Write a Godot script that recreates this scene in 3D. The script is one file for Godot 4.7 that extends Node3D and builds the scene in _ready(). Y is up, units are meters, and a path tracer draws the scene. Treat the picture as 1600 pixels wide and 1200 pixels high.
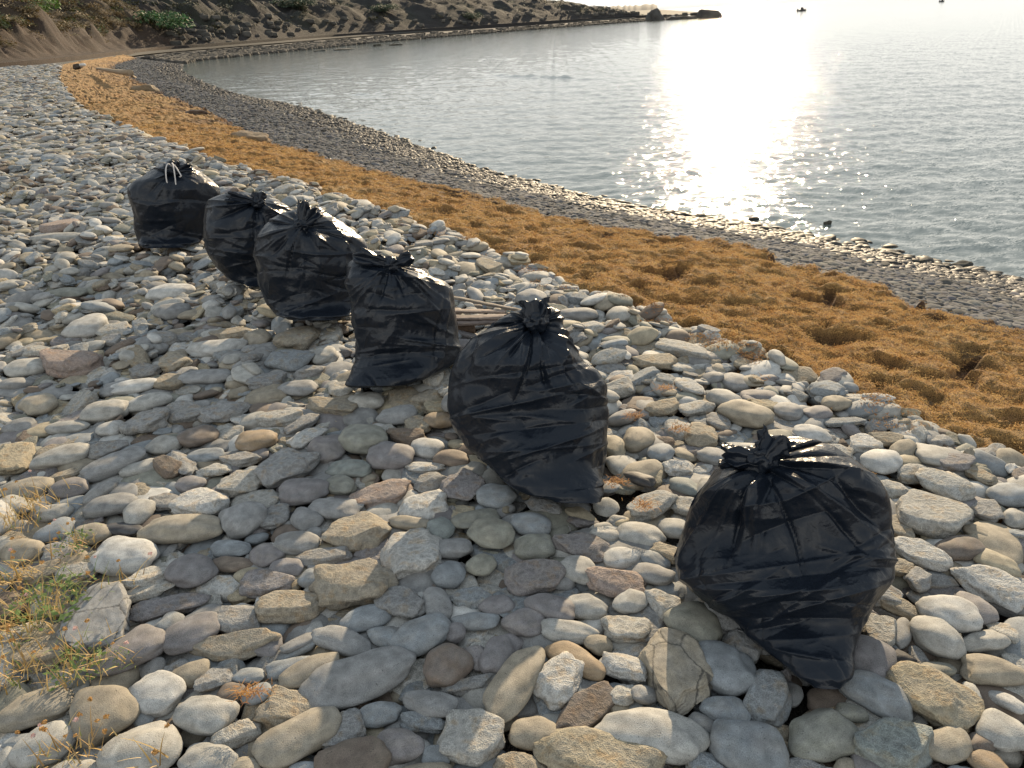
extends Node3D

const F := 1204.0
const EYE := Vector3(0, 1.6, 0)
const SEA := -1.3
var view: Basis
var rng := RandomNumberGenerator.new()
var M := {}
var used := {}
var nz := FastNoiseLite.new()      # smooth noise, one feature per unit
var rz := FastNoiseLite.new()      # ridged noise
var fz := FastNoiseLite.new()      # fractal noise
var K1 := PackedVector2Array(); var K2 := PackedVector2Array(); var W := PackedVector2Array()
var ball := {}
var bag_spots := []                # [name for labels, ground position]
var strand: Mesh

# ---------------------------------------------------------------- helpers
func ray(x: float, y: float) -> Vector3:
	return (view * Vector3((x - 800.0) / F, -(y - 600.0) / F, -1.0)).normalized()

func ground(x: float, y: float, h := 0.0) -> Vector3:
	var d := ray(x, y)
	return EYE + d * ((h - EYE.y) / d.y)

func numbered(called: String) -> String:
	if not used.has(called):
		used[called] = 0
		return called
	used[called] += 1
	return "%s_%03d" % [called, used[called]]

func tag(o: Node, label: String, category: String, group := "", kind := "") -> void:
	if label: o.set_meta("label", label)
	if category: o.set_meta("category", category)
	if group: o.set_meta("group", group)
	if kind: o.set_meta("kind", kind)

func root(called: String, at := Vector3.ZERO, turn := 0.0) -> Node3D:
	var o := Node3D.new()
	o.name = numbered(called); add_child(o); o.position = at; o.rotation.y = turn
	return o

func put(called: String, mesh: Mesh, mat: Material, parent: Node = null, at := Vector3.ZERO) -> MeshInstance3D:
	var o := MeshInstance3D.new()
	o.mesh = mesh; o.material_override = mat
	o.name = numbered(called) if parent == null else called
	(self if parent == null else parent).add_child(o, true)
	o.position = at
	return o

func ss(a: float, b: float, x: float) -> float:
	return smoothstep(a, b, x)

func spline(c: PackedVector2Array, t: float) -> Vector2:
	var n := c.size()
	t = clampf(t, 0.0, n - 1.001)
	var i := int(t)
	return c[i].cubic_interpolate(c[mini(i + 1, n - 1)], c[maxi(i - 1, 0)], c[mini(i + 2, n - 1)], t - i)

# closed == true: normals point away from the middle; else they point up
func finish(v: PackedVector3Array, ix: PackedInt32Array, col = null, closed := false, smooth := true, uv = null) -> ArrayMesh:
	var mid := Vector3.ZERO
	for k in range(0, v.size(), maxi(1, v.size() / 97)): mid += v[k]
	mid /= float(ceili(float(v.size()) / maxi(1, v.size() / 97)))
	var s := 0.0
	var step := maxi(1, ix.size() / 3 / 151)
	for k in range(0, ix.size() / 3, step):
		var a := v[ix[k * 3]]; var b := v[ix[k * 3 + 1]]; var c := v[ix[k * 3 + 2]]
		var n := (c - a).cross(b - a)
		s += n.dot((a + b + c) / 3.0 - mid) if closed else n.y
	if s < 0.0:
		for k in range(0, ix.size(), 3):
			var t := ix[k + 1]; ix[k + 1] = ix[k + 2]; ix[k + 2] = t
	var arr := []
	arr.resize(Mesh.ARRAY_MAX)
	arr[Mesh.ARRAY_VERTEX] = v; arr[Mesh.ARRAY_INDEX] = ix
	if col != null: arr[Mesh.ARRAY_COLOR] = col
	if uv != null: arr[Mesh.ARRAY_TEX_UV] = uv
	var st := SurfaceTool.new()
	st.create_from_arrays(arr)
	if not smooth:
		st.deindex()
	st.generate_normals()
	return st.commit()

func grid_index(nu: int, nv: int, wrap := false) -> PackedInt32Array:
	var ix := PackedInt32Array()
	for j in nv - 1:
		for i in (nu if wrap else nu - 1):
			var a := j * nu + i; var b := j * nu + (i + 1) % nu
			ix.append_array([a, b, a + nu, b, b + nu, a + nu])
	return ix

func unit_ball(n: int) -> Array:
	if ball.has(n): return ball[n]
	var v := PackedVector3Array(); var ix := PackedInt32Array(); var at := {}
	for f in 6:
		var u := Vector3.ZERO; var w := Vector3.ZERO; var o := Vector3.ZERO
		o[f / 2] = 1.0 if f % 2 else -1.0
		u[(f / 2 + 1) % 3] = 1.0; w[(f / 2 + 2) % 3] = o[f / 2]
		var id := []
		for j in n + 1:
			for i in n + 1:
				var p := o + u * tan((2.0 * i / n - 1.0) * PI / 4) + w * tan((2.0 * j / n - 1.0) * PI / 4)
				var key := Vector3i((p * 1000.0).round())
				if not at.has(key):
					at[key] = v.size(); v.append(p.normalized())
				id.append(at[key])
		for j in n:
			for i in n:
				var a: int = id[j * (n + 1) + i]; var b: int = id[j * (n + 1) + i + 1]
				var c: int = id[(j + 1) * (n + 1) + i]; var d: int = id[(j + 1) * (n + 1) + i + 1]
				ix.append_array([a, b, c, b, d, c])
	ball[n] = [v, ix]
	return ball[n]

# a stone of half axes a, c (up), b; kind: smooth, rough or slab
func stone_mesh(n: int, a: float, c: float, b: float, kind: String, col: Color, sd: int) -> ArrayMesh:
	var r := RandomNumberGenerator.new(); r.seed = sd
	var src := unit_ball(n)
	var dirs: PackedVector3Array = src[0]
	var ix: PackedInt32Array = src[1].duplicate()
	var v := PackedVector3Array(); v.resize(dirs.size())
	var cols := PackedColorArray(); cols.resize(dirs.size())
	var eh := r.randf_range(2.0, 2.7); var ev := r.randf_range(2.0, 2.5)
	var cuts := []
	var lump := 0.10; var fine := 0.012
	var web: FastNoiseLite = null
	if kind == "cracked":
		web = FastNoiseLite.new(); web.noise_type = FastNoiseLite.TYPE_CELLULAR; web.frequency = 0.85; web.seed = sd; web.fractal_type = FastNoiseLite.FRACTAL_NONE
		web.cellular_return_type = FastNoiseLite.RETURN_DISTANCE2_SUB; web.domain_warp_enabled = true; web.domain_warp_amplitude = 0.25; web.domain_warp_frequency = 1.0
		kind = "slab"
	if kind == "slab":
		ev = r.randf_range(3.0, 4.5); eh = r.randf_range(2.4, 3.2); lump = 0.12; fine = 0.02
		for k in 4:
			var t := r.randf() * TAU
			cuts.append([Vector3(cos(t), r.randf_range(-0.15, 0.25), sin(t)).normalized(), r.randf_range(0.68, 0.92)])
		cuts.append([Vector3(r.randf_range(-.2, .2), 1, r.randf_range(-.2, .2)).normalized(), r.randf_range(0.6, 0.8)])
	elif kind == "rough":
		ev = r.randf_range(2.4, 3.2); eh = r.randf_range(2.2, 3.0); lump = 0.17; fine = 0.045
		for k in 6:
			var t := r.randf() * TAU
			cuts.append([Vector3(cos(t), r.randf_range(-0.3, 0.7), sin(t)).normalized(), r.randf_range(0.66, 0.92)])
		cuts.append([Vector3(r.randf_range(-.35, .35), 1, r.randf_range(-.35, .35)).normalized(), r.randf_range(0.55, 0.85)])
	elif r.randf() < 0.4:
		var t := r.randf() * TAU
		cuts.append([Vector3(cos(t), r.randf_range(0.1, 0.9), sin(t)).normalized(), r.randf_range(0.72, 0.9)])
	var egg := r.randf_range(-0.16, 0.16); var tri := r.randf_range(0.0, 0.07); var p3 := r.randf() * TAU
	var p2 := r.randf() * TAU; var off := Vector3(r.randf(), r.randf(), r.randf()) * 90.0
	var tint2 := col.lerp(Color(0.33, 0.29, 0.23) if r.randf() < 0.4 else Color(0.25, 0.265, 0.28), 0.4)
	for k in dirs.size():
		var d := dirs[k]
		var hh := pow(pow(absf(d.x), eh) + pow(absf(d.z), eh), 1.0 / eh)
		var p := d / pow(pow(hh, ev) + pow(absf(d.y), ev), 1.0 / ev)
		var th := atan2(p.z, p.x)
		var m := 1.0 + tri * cos(3.0 * th + p3) + 0.05 * cos(2.0 * th + p2)
		p.x *= m; p.z *= m * (1.0 + egg * p.x)
		for q in cuts:
			var over: float = q[0].dot(p) - q[1]
			if over > 0.0: p -= q[0] * over * 0.93
		p *= 1.0 + lump * nz.get_noise_3dv(p * 1.1 + off) + fine * nz.get_noise_3dv(p * 5.0 + off)
		if kind != "smooth":
			p *= 1.0 + fine * 0.9 * rz.get_noise_3dv(Vector3(p.x * 1.6, p.y * 5.0, p.z * 1.6) + off)
		v[k] = Vector3(p.x * a, p.y * c, p.z * b)
		var t2 := fz.get_noise_3dv(p * 1.3 + off * 2.0)
		var cc := col.lerp(tint2, clampf(0.5 + t2 * 2.2, 0.0, 1.0) * 0.55)
		cols[k] = cc * (1.0 + 0.16 * nz.get_noise_3dv(p * 7.0 + off))
		if web:
			var ln := 1.0 - ss(0.01, 0.06, web.get_noise_2d(p.x * 1.2, p.z * 1.2) + 1.0)
			cols[k] = cols[k].lerp(Color(0.03, 0.03, 0.03), ln * 0.8); v[k] *= 1.0 - 0.02 * ln
		cols[k].a = 1.0
	return finish(v, ix, cols, true)

func seamless(n: int, freq: float, sd: int, kind := FastNoiseLite.TYPE_SIMPLEX_SMOOTH, oct := 4, fractal := FastNoiseLite.FRACTAL_FBM) -> PackedByteArray:
	var f := FastNoiseLite.new()
	f.noise_type = kind; f.frequency = freq; f.seed = sd; f.fractal_octaves = oct; f.fractal_type = fractal
	var im := f.get_seamless_image(n, n)
	im.convert(Image.FORMAT_L8)
	return im.get_data()

func image_of(n: int, bytes: PackedByteArray, fmt := Image.FORMAT_L8) -> ImageTexture:
	var im := Image.create_from_data(n, n, false, fmt, bytes)
	im.generate_mipmaps()
	return ImageTexture.create_from_image(im)

func triplanar(m: StandardMaterial3D, per_metre: float) -> void:
	m.uv1_triplanar = true; m.uv1_world_triplanar = true
	m.uv1_scale = Vector3.ONE * per_metre; m.uv1_triplanar_sharpness = 4.0

func plain(c: Color, rough := 0.8) -> StandardMaterial3D:
	var m := StandardMaterial3D.new()
	m.albedo_color = c.linear_to_srgb(); m.roughness = rough
	return m

func tinted(rough := 0.85, tex: Texture2D = null, height: Texture2D = null, cm := 0.2, per_metre := 2.0) -> StandardMaterial3D:
	var m := StandardMaterial3D.new()
	m.vertex_color_use_as_albedo = true; m.roughness = rough
	if tex: m.albedo_texture = tex
	if height:
		m.heightmap_enabled = true; m.heightmap_texture = height; m.heightmap_scale = cm
	if tex or height: triplanar(m, per_metre)
	return m

func make_materials() -> void:
	var n := 512
	# stone skin: grain, soft mottling, dark pits, hair cracks, pale veins
	var grain := seamless(n, 0.16, 3); var mott := seamless(n, 0.012, 4); var pit := seamless(n, 0.07, 5, FastNoiseLite.TYPE_SIMPLEX, 2)
	var crack := seamless(n, 0.008, 6, FastNoiseLite.TYPE_SIMPLEX_SMOOTH, 3, FastNoiseLite.FRACTAL_RIDGED)
	var vein := seamless(n, 0.006, 61, FastNoiseLite.TYPE_SIMPLEX_SMOOTH, 2, FastNoiseLite.FRACTAL_RIDGED)
	var a := PackedByteArray(); a.resize(n * n); var h := PackedByteArray(); h.resize(n * n)
	for k in n * n:
		var c := 205.0 + (mott[k] - 128) * 0.22 + (grain[k] - 128) * 0.24
		var hh := 150.0 + (grain[k] - 128) * 0.3 + (mott[k] - 128) * 0.25
		if pit[k] > 222:
			c -= (pit[k] - 222) * 3.0; hh -= (pit[k] - 222) * 3.4
		var cm := clampf((mott[(k * 7 + 9000) % (n * n)] - 118) / 30.0, 0.0, 1.0)
		if crack[k] > 234:
			c -= (crack[k] - 234) * 6.5 * cm; hh -= (crack[k] - 234) * 8.0 * cm
		if vein[k] > 249 and cm < 0.4: c += (vein[k] - 249) * 9.0
		a[k] = clampi(int(c), 20, 255); h[k] = clampi(int(hh), 0, 255)
	M.smooth = tinted(0.78, image_of(n, a), image_of(n, h), 0.2, 2.9)
	# split, layered stone: streaks along one direction, ledges, rust stains
	var st := seamless(n, 0.02, 8, FastNoiseLite.TYPE_SIMPLEX_SMOOTH, 5, FastNoiseLite.FRACTAL_RIDGED)
	var st2 := seamless(n, 0.05, 9, FastNoiseLite.TYPE_SIMPLEX_SMOOTH, 4, FastNoiseLite.FRACTAL_RIDGED)
	var rgb := PackedByteArray(); rgb.resize(n * n * 3)
	for k in n * n:
		var g := 200.0 + (st[k] - 128) * 0.28 + (grain[k] - 128) * 0.35 - maxf(0.0, st2[k] - 215) * 1.6
		var hh := 120.0 + (st[k] - 128) * 0.55 + (grain[k] - 128) * 0.35 - maxf(0.0, st2[k] - 200) * 1.6
		var rust := clampf((mott[k] - 150) / 60.0, 0.0, 1.0)
		rgb[k * 3] = clampi(int(g + rust * 4), 10, 255)
		rgb[k * 3 + 1] = clampi(int(g - rust * 8), 10, 255)
		rgb[k * 3 + 2] = clampi(int(g - rust * 22), 10, 255)
		h[k] = clampi(int(hh), 0, 255)
	M.rough = tinted(0.9, image_of(n, rgb, Image.FORMAT_RGB8), image_of(n, h), 0.6, 2.6)
	M.slab = M.rough
	M.wet = tinted(0.6, image_of(n, a), image_of(n, h), 0.1, 3.0)
	M.damp = tinted(0.92, image_of(n, a), image_of(n, h), 0.12, 3.0)
	M.wet.metallic_specular = 0.3; M.damp.metallic_specular = 0.3
	# black plastic film
	var cr := seamless(n, 0.011, 12, FastNoiseLite.TYPE_SIMPLEX_SMOOTH, 4, FastNoiseLite.FRACTAL_RIDGED)
	M.bag = plain(Color(0.007, 0.010, 0.016), 0.29)
	M.bag.heightmap_enabled = true; M.bag.heightmap_texture = image_of(n, cr); M.bag.heightmap_scale = 0.16
	M.bag.metallic_specular = 0.35
	M.bag.cull_mode = BaseMaterial3D.CULL_DISABLED
	triplanar(M.bag, 3.2)
	# dried seaweed
	var w1 := seamless(n, 0.06, 20, FastNoiseLite.TYPE_SIMPLEX_SMOOTH, 5, FastNoiseLite.FRACTAL_RIDGED)
	for k in n * n:
		a[k] = clampi(int(150.0 + (w1[k] - 128) * 0.75 + (grain[k] - 128) * 0.5), 30, 255)
		h[k] = clampi(int(w1[k] * 0.7 + grain[k] * 0.3), 0, 255)
	M.weed = tinted(0.95, image_of(n, a), image_of(n, h), 1.3, 2.6)
	M.fibre = tinted(0.9); M.fibre.cull_mode = BaseMaterial3D.CULL_DISABLED
	M.earth = tinted(0.95, image_of(n, a), image_of(n, h), 12.0, 0.25)
	M.leaf = tinted(0.7); M.leaf.cull_mode = BaseMaterial3D.CULL_DISABLED
	M.leaf.backlight_enabled = true; M.leaf.backlight = Color(0.5, 0.5, 0.3)
	M.grit = tinted(0.95, image_of(n, a), image_of(n, h), 0.8, 2.0)
	# weathered wood, grain along x
	var wb := PackedByteArray(); wb.resize(n * n)
	for y in n:
		for x in n:
			wb[y * n + x] = clampi(int(175.0 + (st[(y * n + x / 14) % (n * n)] - 128) * 0.5 + (grain[y * n + x / 6] - 128) * 0.3), 20, 255)
	M.wood = tinted(0.85, image_of(n, wb), image_of(n, wb), 0.25, 2.0)
	M.wood.uv1_world_triplanar = false
	# the sea
	var wn := 640
	var hgt := PackedFloat32Array(); hgt.resize(wn * wn)
	var at := func(x: float, y: float) -> float:
		var live := 0.12 + 1.5 * ss(-0.25, 0.65, nz.get_noise_2d(x * 0.013, y * 0.013 + 50.0))
		return ((0.45 + 0.5 * live) * fz.get_noise_2d(x * 0.016, y * 0.016) + live * 0.32 * fz.get_noise_2d(x * 0.06 + 70.0, y * 0.06)) * 26.0
	var edge := 90
	for y in wn:
		for x in wn:
			var v: float = at.call(x, y)
			if x < edge: v = lerpf(at.call(x + wn, y), v, x / float(edge))
			if y < edge:
				var v2: float = at.call(x, y + wn)
				if x < edge: v2 = lerpf(at.call(x + wn, y + wn), v2, x / float(edge))
				v = lerpf(v2, v, y / float(edge))
			hgt[y * wn + x] = v
	var nb := PackedByteArray(); nb.resize(wn * wn * 3)
	for y in wn:
		for x in wn:
			var q := Vector3(hgt[y * wn + (x + wn - 1) % wn] - hgt[y * wn + (x + 1) % wn], hgt[((y + wn - 1) % wn) * wn + x] - hgt[((y + 1) % wn) * wn + x], 28.0).normalized()
			var k := (y * wn + x) * 3
			nb[k] = int(q.x * 127.0 + 127.5); nb[k + 1] = int(q.y * 127.0 + 127.5); nb[k + 2] = int(q.z * 127.0 + 127.5)
	var im := Image.create_from_data(wn, wn, false, Image.FORMAT_RGB8, nb)
	var s := plain(Color(0.11, 0.13, 0.12), 0.06)
	s.normal_enabled = true; s.normal_texture = ImageTexture.create_from_image(im); s.normal_scale = 1.0
	s.metallic_specular = 0.9
	s.uv1_scale = Vector3.ONE
	M.sea = s

# ---------------------------------------------------------------- the ground
func build_curves() -> void:
	for q in [[6.2, 5.5, 8.7, 3.9, 12.2, 1.7, "a"], [2.9, -.8, 5.4, -2.3, 8.6, -4.2, "b"], [1.93, -2.47, 4.4, -3.8, 7.2, -5.7, "c"], [1.52, -3.28, 3.58, -4.92, 6.1, -7.2, "d"],
			[1.15, -3.81, 3.21, -5.5, 5.5, -8.2, "e"], [.79, -4.36, 2.94, -6.27, 4.75, -9.3, "f"], [.34, -5.06, 2.48, -7.04, 4.0, -10.4, "g"], [-.15, -5.96, 1.72, -7.77, 3.2, -11.4, "h"],
			[-1.14, -7.39, .82, -8.64, 2.23, -12.49, "i"], [-2.2, -8.89, -.3, -10.28, 1.2, -13.9, "j"], [-3.79, -10.92, -1.37, -11.67, .2, -15.5, "k"], [-4.8, -12.3, -2.98, -14.17, -1.2, -18.4, "l"],
			[-5.82, -13.58, -4.65, -16.68, -2.6, -21.6, "m"], [-8.48, -17.81, -6.0, -19.4, -4.0, -24.8, "n"], [-11.0, -21.8, -8.6, -24.5, -6.5, -30.0, "o"], [-13.1, -25.4, -11.5, -30.0, -9.3, -35.5, "p"],
			[-22.2, -42.2, -18.5, -43.5, -14.0, -43.5, "q"], [-33.0, -64.0, -30.3, -67.0, -24.5, -66.0, "r"], [-38.0, -84.0, -36.5, -84.5, -31.5, -84.0, "s"], [-41.0, -100.0, -39.5, -99.0, -34.2, -95.0, "t"],
			[-39.0, -112.0, -37.5, -111.0, -31.5, -106.0, "u"], [-33.0, -130.0, -31.0, -128.0, -25.5, -124.0, "v"], [-24.0, -158.0, -22.0, -156.0, -16.5, -150.0, "w"], [6.0, -205.0, 7.0, -204.0, 12.0, -199.0, "x"],
			[38.0, -243.0, 39.0, -241.0, 41.0, -236.0, "y"], [66.0, -256.0, 66.0, -250.0, 64.0, -243.0, "z"]]:
		K1.append(Vector2(q[0], q[1])); K2.append(Vector2(q[2], q[3])); W.append(Vector2(q[4], q[5]))

func k1_x(z: float) -> float:
	for i in K1.size() - 1:
		if z <= K1[i].y and z >= K1[i + 1].y:
			return lerpf(K1[i].x, K1[i + 1].x, inverse_lerp(K1[i].y, K1[i + 1].y, z))
	return K1[0].x if z > 0.0 else -60.0

func shingle_y(s: float) -> float:   # s: 0 at the seaweed, 1 at the water
	return lerpf(-0.62, SEA, s) if s < 1.0 else SEA - (s - 1.0) * 0.9

func weed_pit(x: float, z: float) -> float:
	return ss(0.36, 0.58, nz.get_noise_2d(x * 1.9 + 7.0, z * 2.6) + 0.12 * nz.get_noise_2d(x * 7.0, z * 7.0))

func weed_dent(x: float, z: float) -> float:
	return ss(0.35, 0.62, nz.get_noise_2d(x * 3.4 - 9.0, z * 4.6) + 0.14 * nz.get_noise_2d(x * 11.0, z * 11.0))

func weed_y(t: float, s: float, p: Vector2) -> float:
	var y := lerpf(-0.07, -0.50, s) + 0.05 * sin(s * PI)
	y += 0.05 * fz.get_noise_2d(p.x * 0.9, p.y * 0.9) + 0.035 * fz.get_noise_2d(p.x * 3.1 + 40.0, p.y * 3.1)
	y += 0.030 * fz.get_noise_2d(p.x * 5.0, p.y * 5.0) + 0.010 * fz.get_noise_2d(p.x * 15.0, p.y * 15.0)
	y -= 0.12 * weed_pit(p.x, p.y) + 0.06 * weed_dent(p.x, p.y)
	var rag := 0.11 * nz.get_noise_2d(p.x * 1.1, p.y * 1.1 + 20.0) + 0.07 * nz.get_noise_2d(p.x * 4.0, p.y * 4.0)
	y -= 0.22 * ss(0.90 + rag, 0.97 + rag, s) + 0.2 * ss(0.06, -0.05, s)
	if t > 16.0: y -= 0.0
	return y

func build_ground() -> void:
	# land behind the seaweed: one sheet that reaches inland under the stones and the hill
	var nu := 120; var outs := [0.0, 0.6, 2.5, 8.0, 25.0, 70.0, 160.0, 420.0]
	var v := PackedVector3Array(); var c := PackedColorArray()
	for o in outs:
		for i in nu:
			var t := (K1.size() - 1.01) * i / (nu - 1.0)
			var k := spline(K1, t); var d := (k - spline(W, t)).normalized()
			var p: Vector2 = k + d * (o + 0.25 * (1.0 if o == 0.0 else 0.0))
			v.append(Vector3(p.x, -0.12 - (0.25 if o == 0.0 else 0.0) + 0.004 * o, p.y))
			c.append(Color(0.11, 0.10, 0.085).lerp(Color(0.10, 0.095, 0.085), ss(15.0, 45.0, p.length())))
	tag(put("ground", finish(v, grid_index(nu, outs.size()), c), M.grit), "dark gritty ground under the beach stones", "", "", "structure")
	# shingle slope down into the water
	v = PackedVector3Array(); c = PackedColorArray(); nu = 260
	var nv := 14
	for j in nv:
		for i in nu:
			var t := (K1.size() - 1.01) * pow(i / (nu - 1.0), 1.15)
			var s := -0.25 + 2.6 * j / (nv - 1.0)
			var a := spline(K2, t); var b := spline(W, t)
			var p := a.lerp(b, s) if s < 1.0 else b + (b - a).normalized() * (s - 1.0) * 4.0
			v.append(Vector3(p.x, shingle_y(s) - 0.03 + 0.03 * fz.get_noise_2d(p.x, p.y), p.y))
			c.append(Color(0.10, 0.10, 0.10).lerp(Color(0.045, 0.047, 0.045), ss(0.4, 0.9, s)))
	tag(put("shingle_slope", finish(v, grid_index(nu, nv), c), M.grit), "grey gravel slope running into the sea", "", "", "structure")

func build_sea() -> void:
	var na := 640; var nr := 760
	var v := PackedVector3Array(); v.resize(na * nr)
	var uv := PackedVector2Array(); uv.resize(na * nr)
	for j in nr:
		var r := 6.0 * pow(9000.0 / 6.0, pow(j / (nr - 1.0), 1.25))
		for i in na:
			var a := lerpf(-1.15, 1.5, i / (na - 1.0))
			var x := r * sin(a); var z := -r * cos(a)
			var y := SEA
			if r < 140.0:
				var k := 1.0 - ss(25.0, 140.0, r)
				y += k * (0.015 * nz.get_noise_2d(x * 1.3 + 0.4 * z, z * 2.6) + 0.011 * nz.get_noise_2d(x * 3.2 - z, z * 5.1 + 9.0) + 0.02 * nz.get_noise_2d(x * 0.35, z * 0.8 - 30.0))
				# a little swell breaking over shallow rock
				for e in [[1.5, -43.9, .57, .82, 2.6, .13], [3.4, -41.6, .62, .78, 1.4, .10], [-6.0, -38.0, .98, .2, 1.4, .06]]:
					var dx: float = x - e[0]; var dz: float = z - e[1]
					var al: float = dx * e[2] + dz * e[3]; var pe: float = dx * e[3] - dz * e[2]
					if absf(al) < e[4] * 2.5 and absf(pe) < 2.0:
						y += e[5] * exp(-pow(pe / 0.42, 2.0)) * exp(-pow(al / e[4], 2.0)) * (0.55 + 0.9 * nz.get_noise_2d(x * 1.1, z * 1.1))
			v[j * na + i] = Vector3(x, y, z)
			uv[j * na + i] = Vector2(x / 3.7 + 0.02 * z, z / 2.3)
	var o := put("sea", finish(v, grid_index(na, nr), null, false, true, uv), M.sea)
	tag(o, "calm silvery sea with small ripples and sun glitter", "", "", "structure")

func build_weed() -> void:
	var nu := 1000; var nv := 190
	var v := PackedVector3Array(); v.resize(nu * nv); var c := PackedColorArray(); c.resize(nu * nv)
	for i in nu:
		var t := 18.3 * pow(i / (nu - 1.0), 1.25)
		var a := spline(K1, t); var b := spline(K2, t)
		for j in nv:
			var s := -0.14 + 1.24 * j / (nv - 1.0)
			var p := a.lerp(b, s)
			var y := weed_y(t, s, p)
			v[j * nu + i] = Vector3(p.x, y, p.y)
			var f := 0.5 + fz.get_noise_2d(p.x * 0.8 + 90.0, p.y * 0.8)
			var g := Color(0.53, 0.275, 0.08).lerp(Color(0.62, 0.38, 0.135), clampf(f, 0.0, 1.0))
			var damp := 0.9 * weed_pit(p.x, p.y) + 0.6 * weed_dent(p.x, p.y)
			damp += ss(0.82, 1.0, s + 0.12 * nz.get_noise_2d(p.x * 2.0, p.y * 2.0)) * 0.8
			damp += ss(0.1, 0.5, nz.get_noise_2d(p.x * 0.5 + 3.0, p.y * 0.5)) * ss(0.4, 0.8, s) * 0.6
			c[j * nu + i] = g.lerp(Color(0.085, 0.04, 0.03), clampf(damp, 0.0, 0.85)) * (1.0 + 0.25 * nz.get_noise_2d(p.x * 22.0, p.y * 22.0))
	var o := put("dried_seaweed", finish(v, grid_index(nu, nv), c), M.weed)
	tag(o, "golden brown bank of dried seaweed lying between stones and shingle", "", "", "stuff")
	# loose curled strands on it
	var strands := []
	for k in 3:
		var sv := PackedVector3Array(); var ix := PackedInt32Array()
		var n := 6
		for m in 14:
			var base := Vector3(rng.randf_range(-.03, .03), rng.randf_range(-.004, .008), rng.randf_range(-.03, .03))
			var dir := Vector3(rng.randf_range(-1, 1), rng.randf_range(-.1, .2), rng.randf_range(-1, 1)).normalized()
			var side := dir.cross(Vector3.UP).normalized()
			var st := sv.size(); var ln := rng.randf_range(0.008, 0.022); var curl := rng.randf_range(-1.2, 1.2)
			for q in n:
				var u := q / (n - 1.0)
				var pt := base + dir * ln * u + side * sin(u * PI) * curl * ln * 0.4 + Vector3.UP * (sin(u * PI) * ln * 0.25)
				sv.append(pt - side.rotated(dir, u) * 0.0012); sv.append(pt + side.rotated(dir, u) * 0.0012)
				if q: ix.append_array([st + q * 2 - 2, st + q * 2 - 1, st + q * 2, st + q * 2 - 1, st + q * 2 + 1, st + q * 2])
		strands.append(finish(sv, ix))
		strand = strands[0]
	for k in 3:
		var mm := MultiMesh.new()
		mm.transform_format = MultiMesh.TRANSFORM_3D; mm.use_colors = true; mm.mesh = strands[k]
		mm.instance_count = 13000
		for q in mm.instance_count:
			var t := 12.0 * pow(rng.randf(), 1.2) + 1.0; var s := rng.randf_range(0.0, 1.0)
			var p := spline(K1, t).lerp(spline(K2, t), s)
			var sc := rng.randf_range(0.4, 0.85) * (1.0 + t * 0.08)
			mm.set_instance_transform(q, Transform3D(Basis(Vector3.UP, rng.randf() * TAU).rotated(Vector3.RIGHT, rng.randf_range(-.3, .3)).scaled(Vector3.ONE * sc), Vector3(p.x, weed_y(t, s, p), p.y)))
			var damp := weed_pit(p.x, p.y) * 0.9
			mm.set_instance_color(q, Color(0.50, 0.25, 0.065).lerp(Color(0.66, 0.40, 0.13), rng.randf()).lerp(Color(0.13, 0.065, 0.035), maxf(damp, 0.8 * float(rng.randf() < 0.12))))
		var w := MultiMeshInstance3D.new()
		w.multimesh = mm; w.material_override = M.fibre; w.name = "seaweed_strands"; o.add_child(w, true)
		w.set_meta("kind", "stuff")

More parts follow.
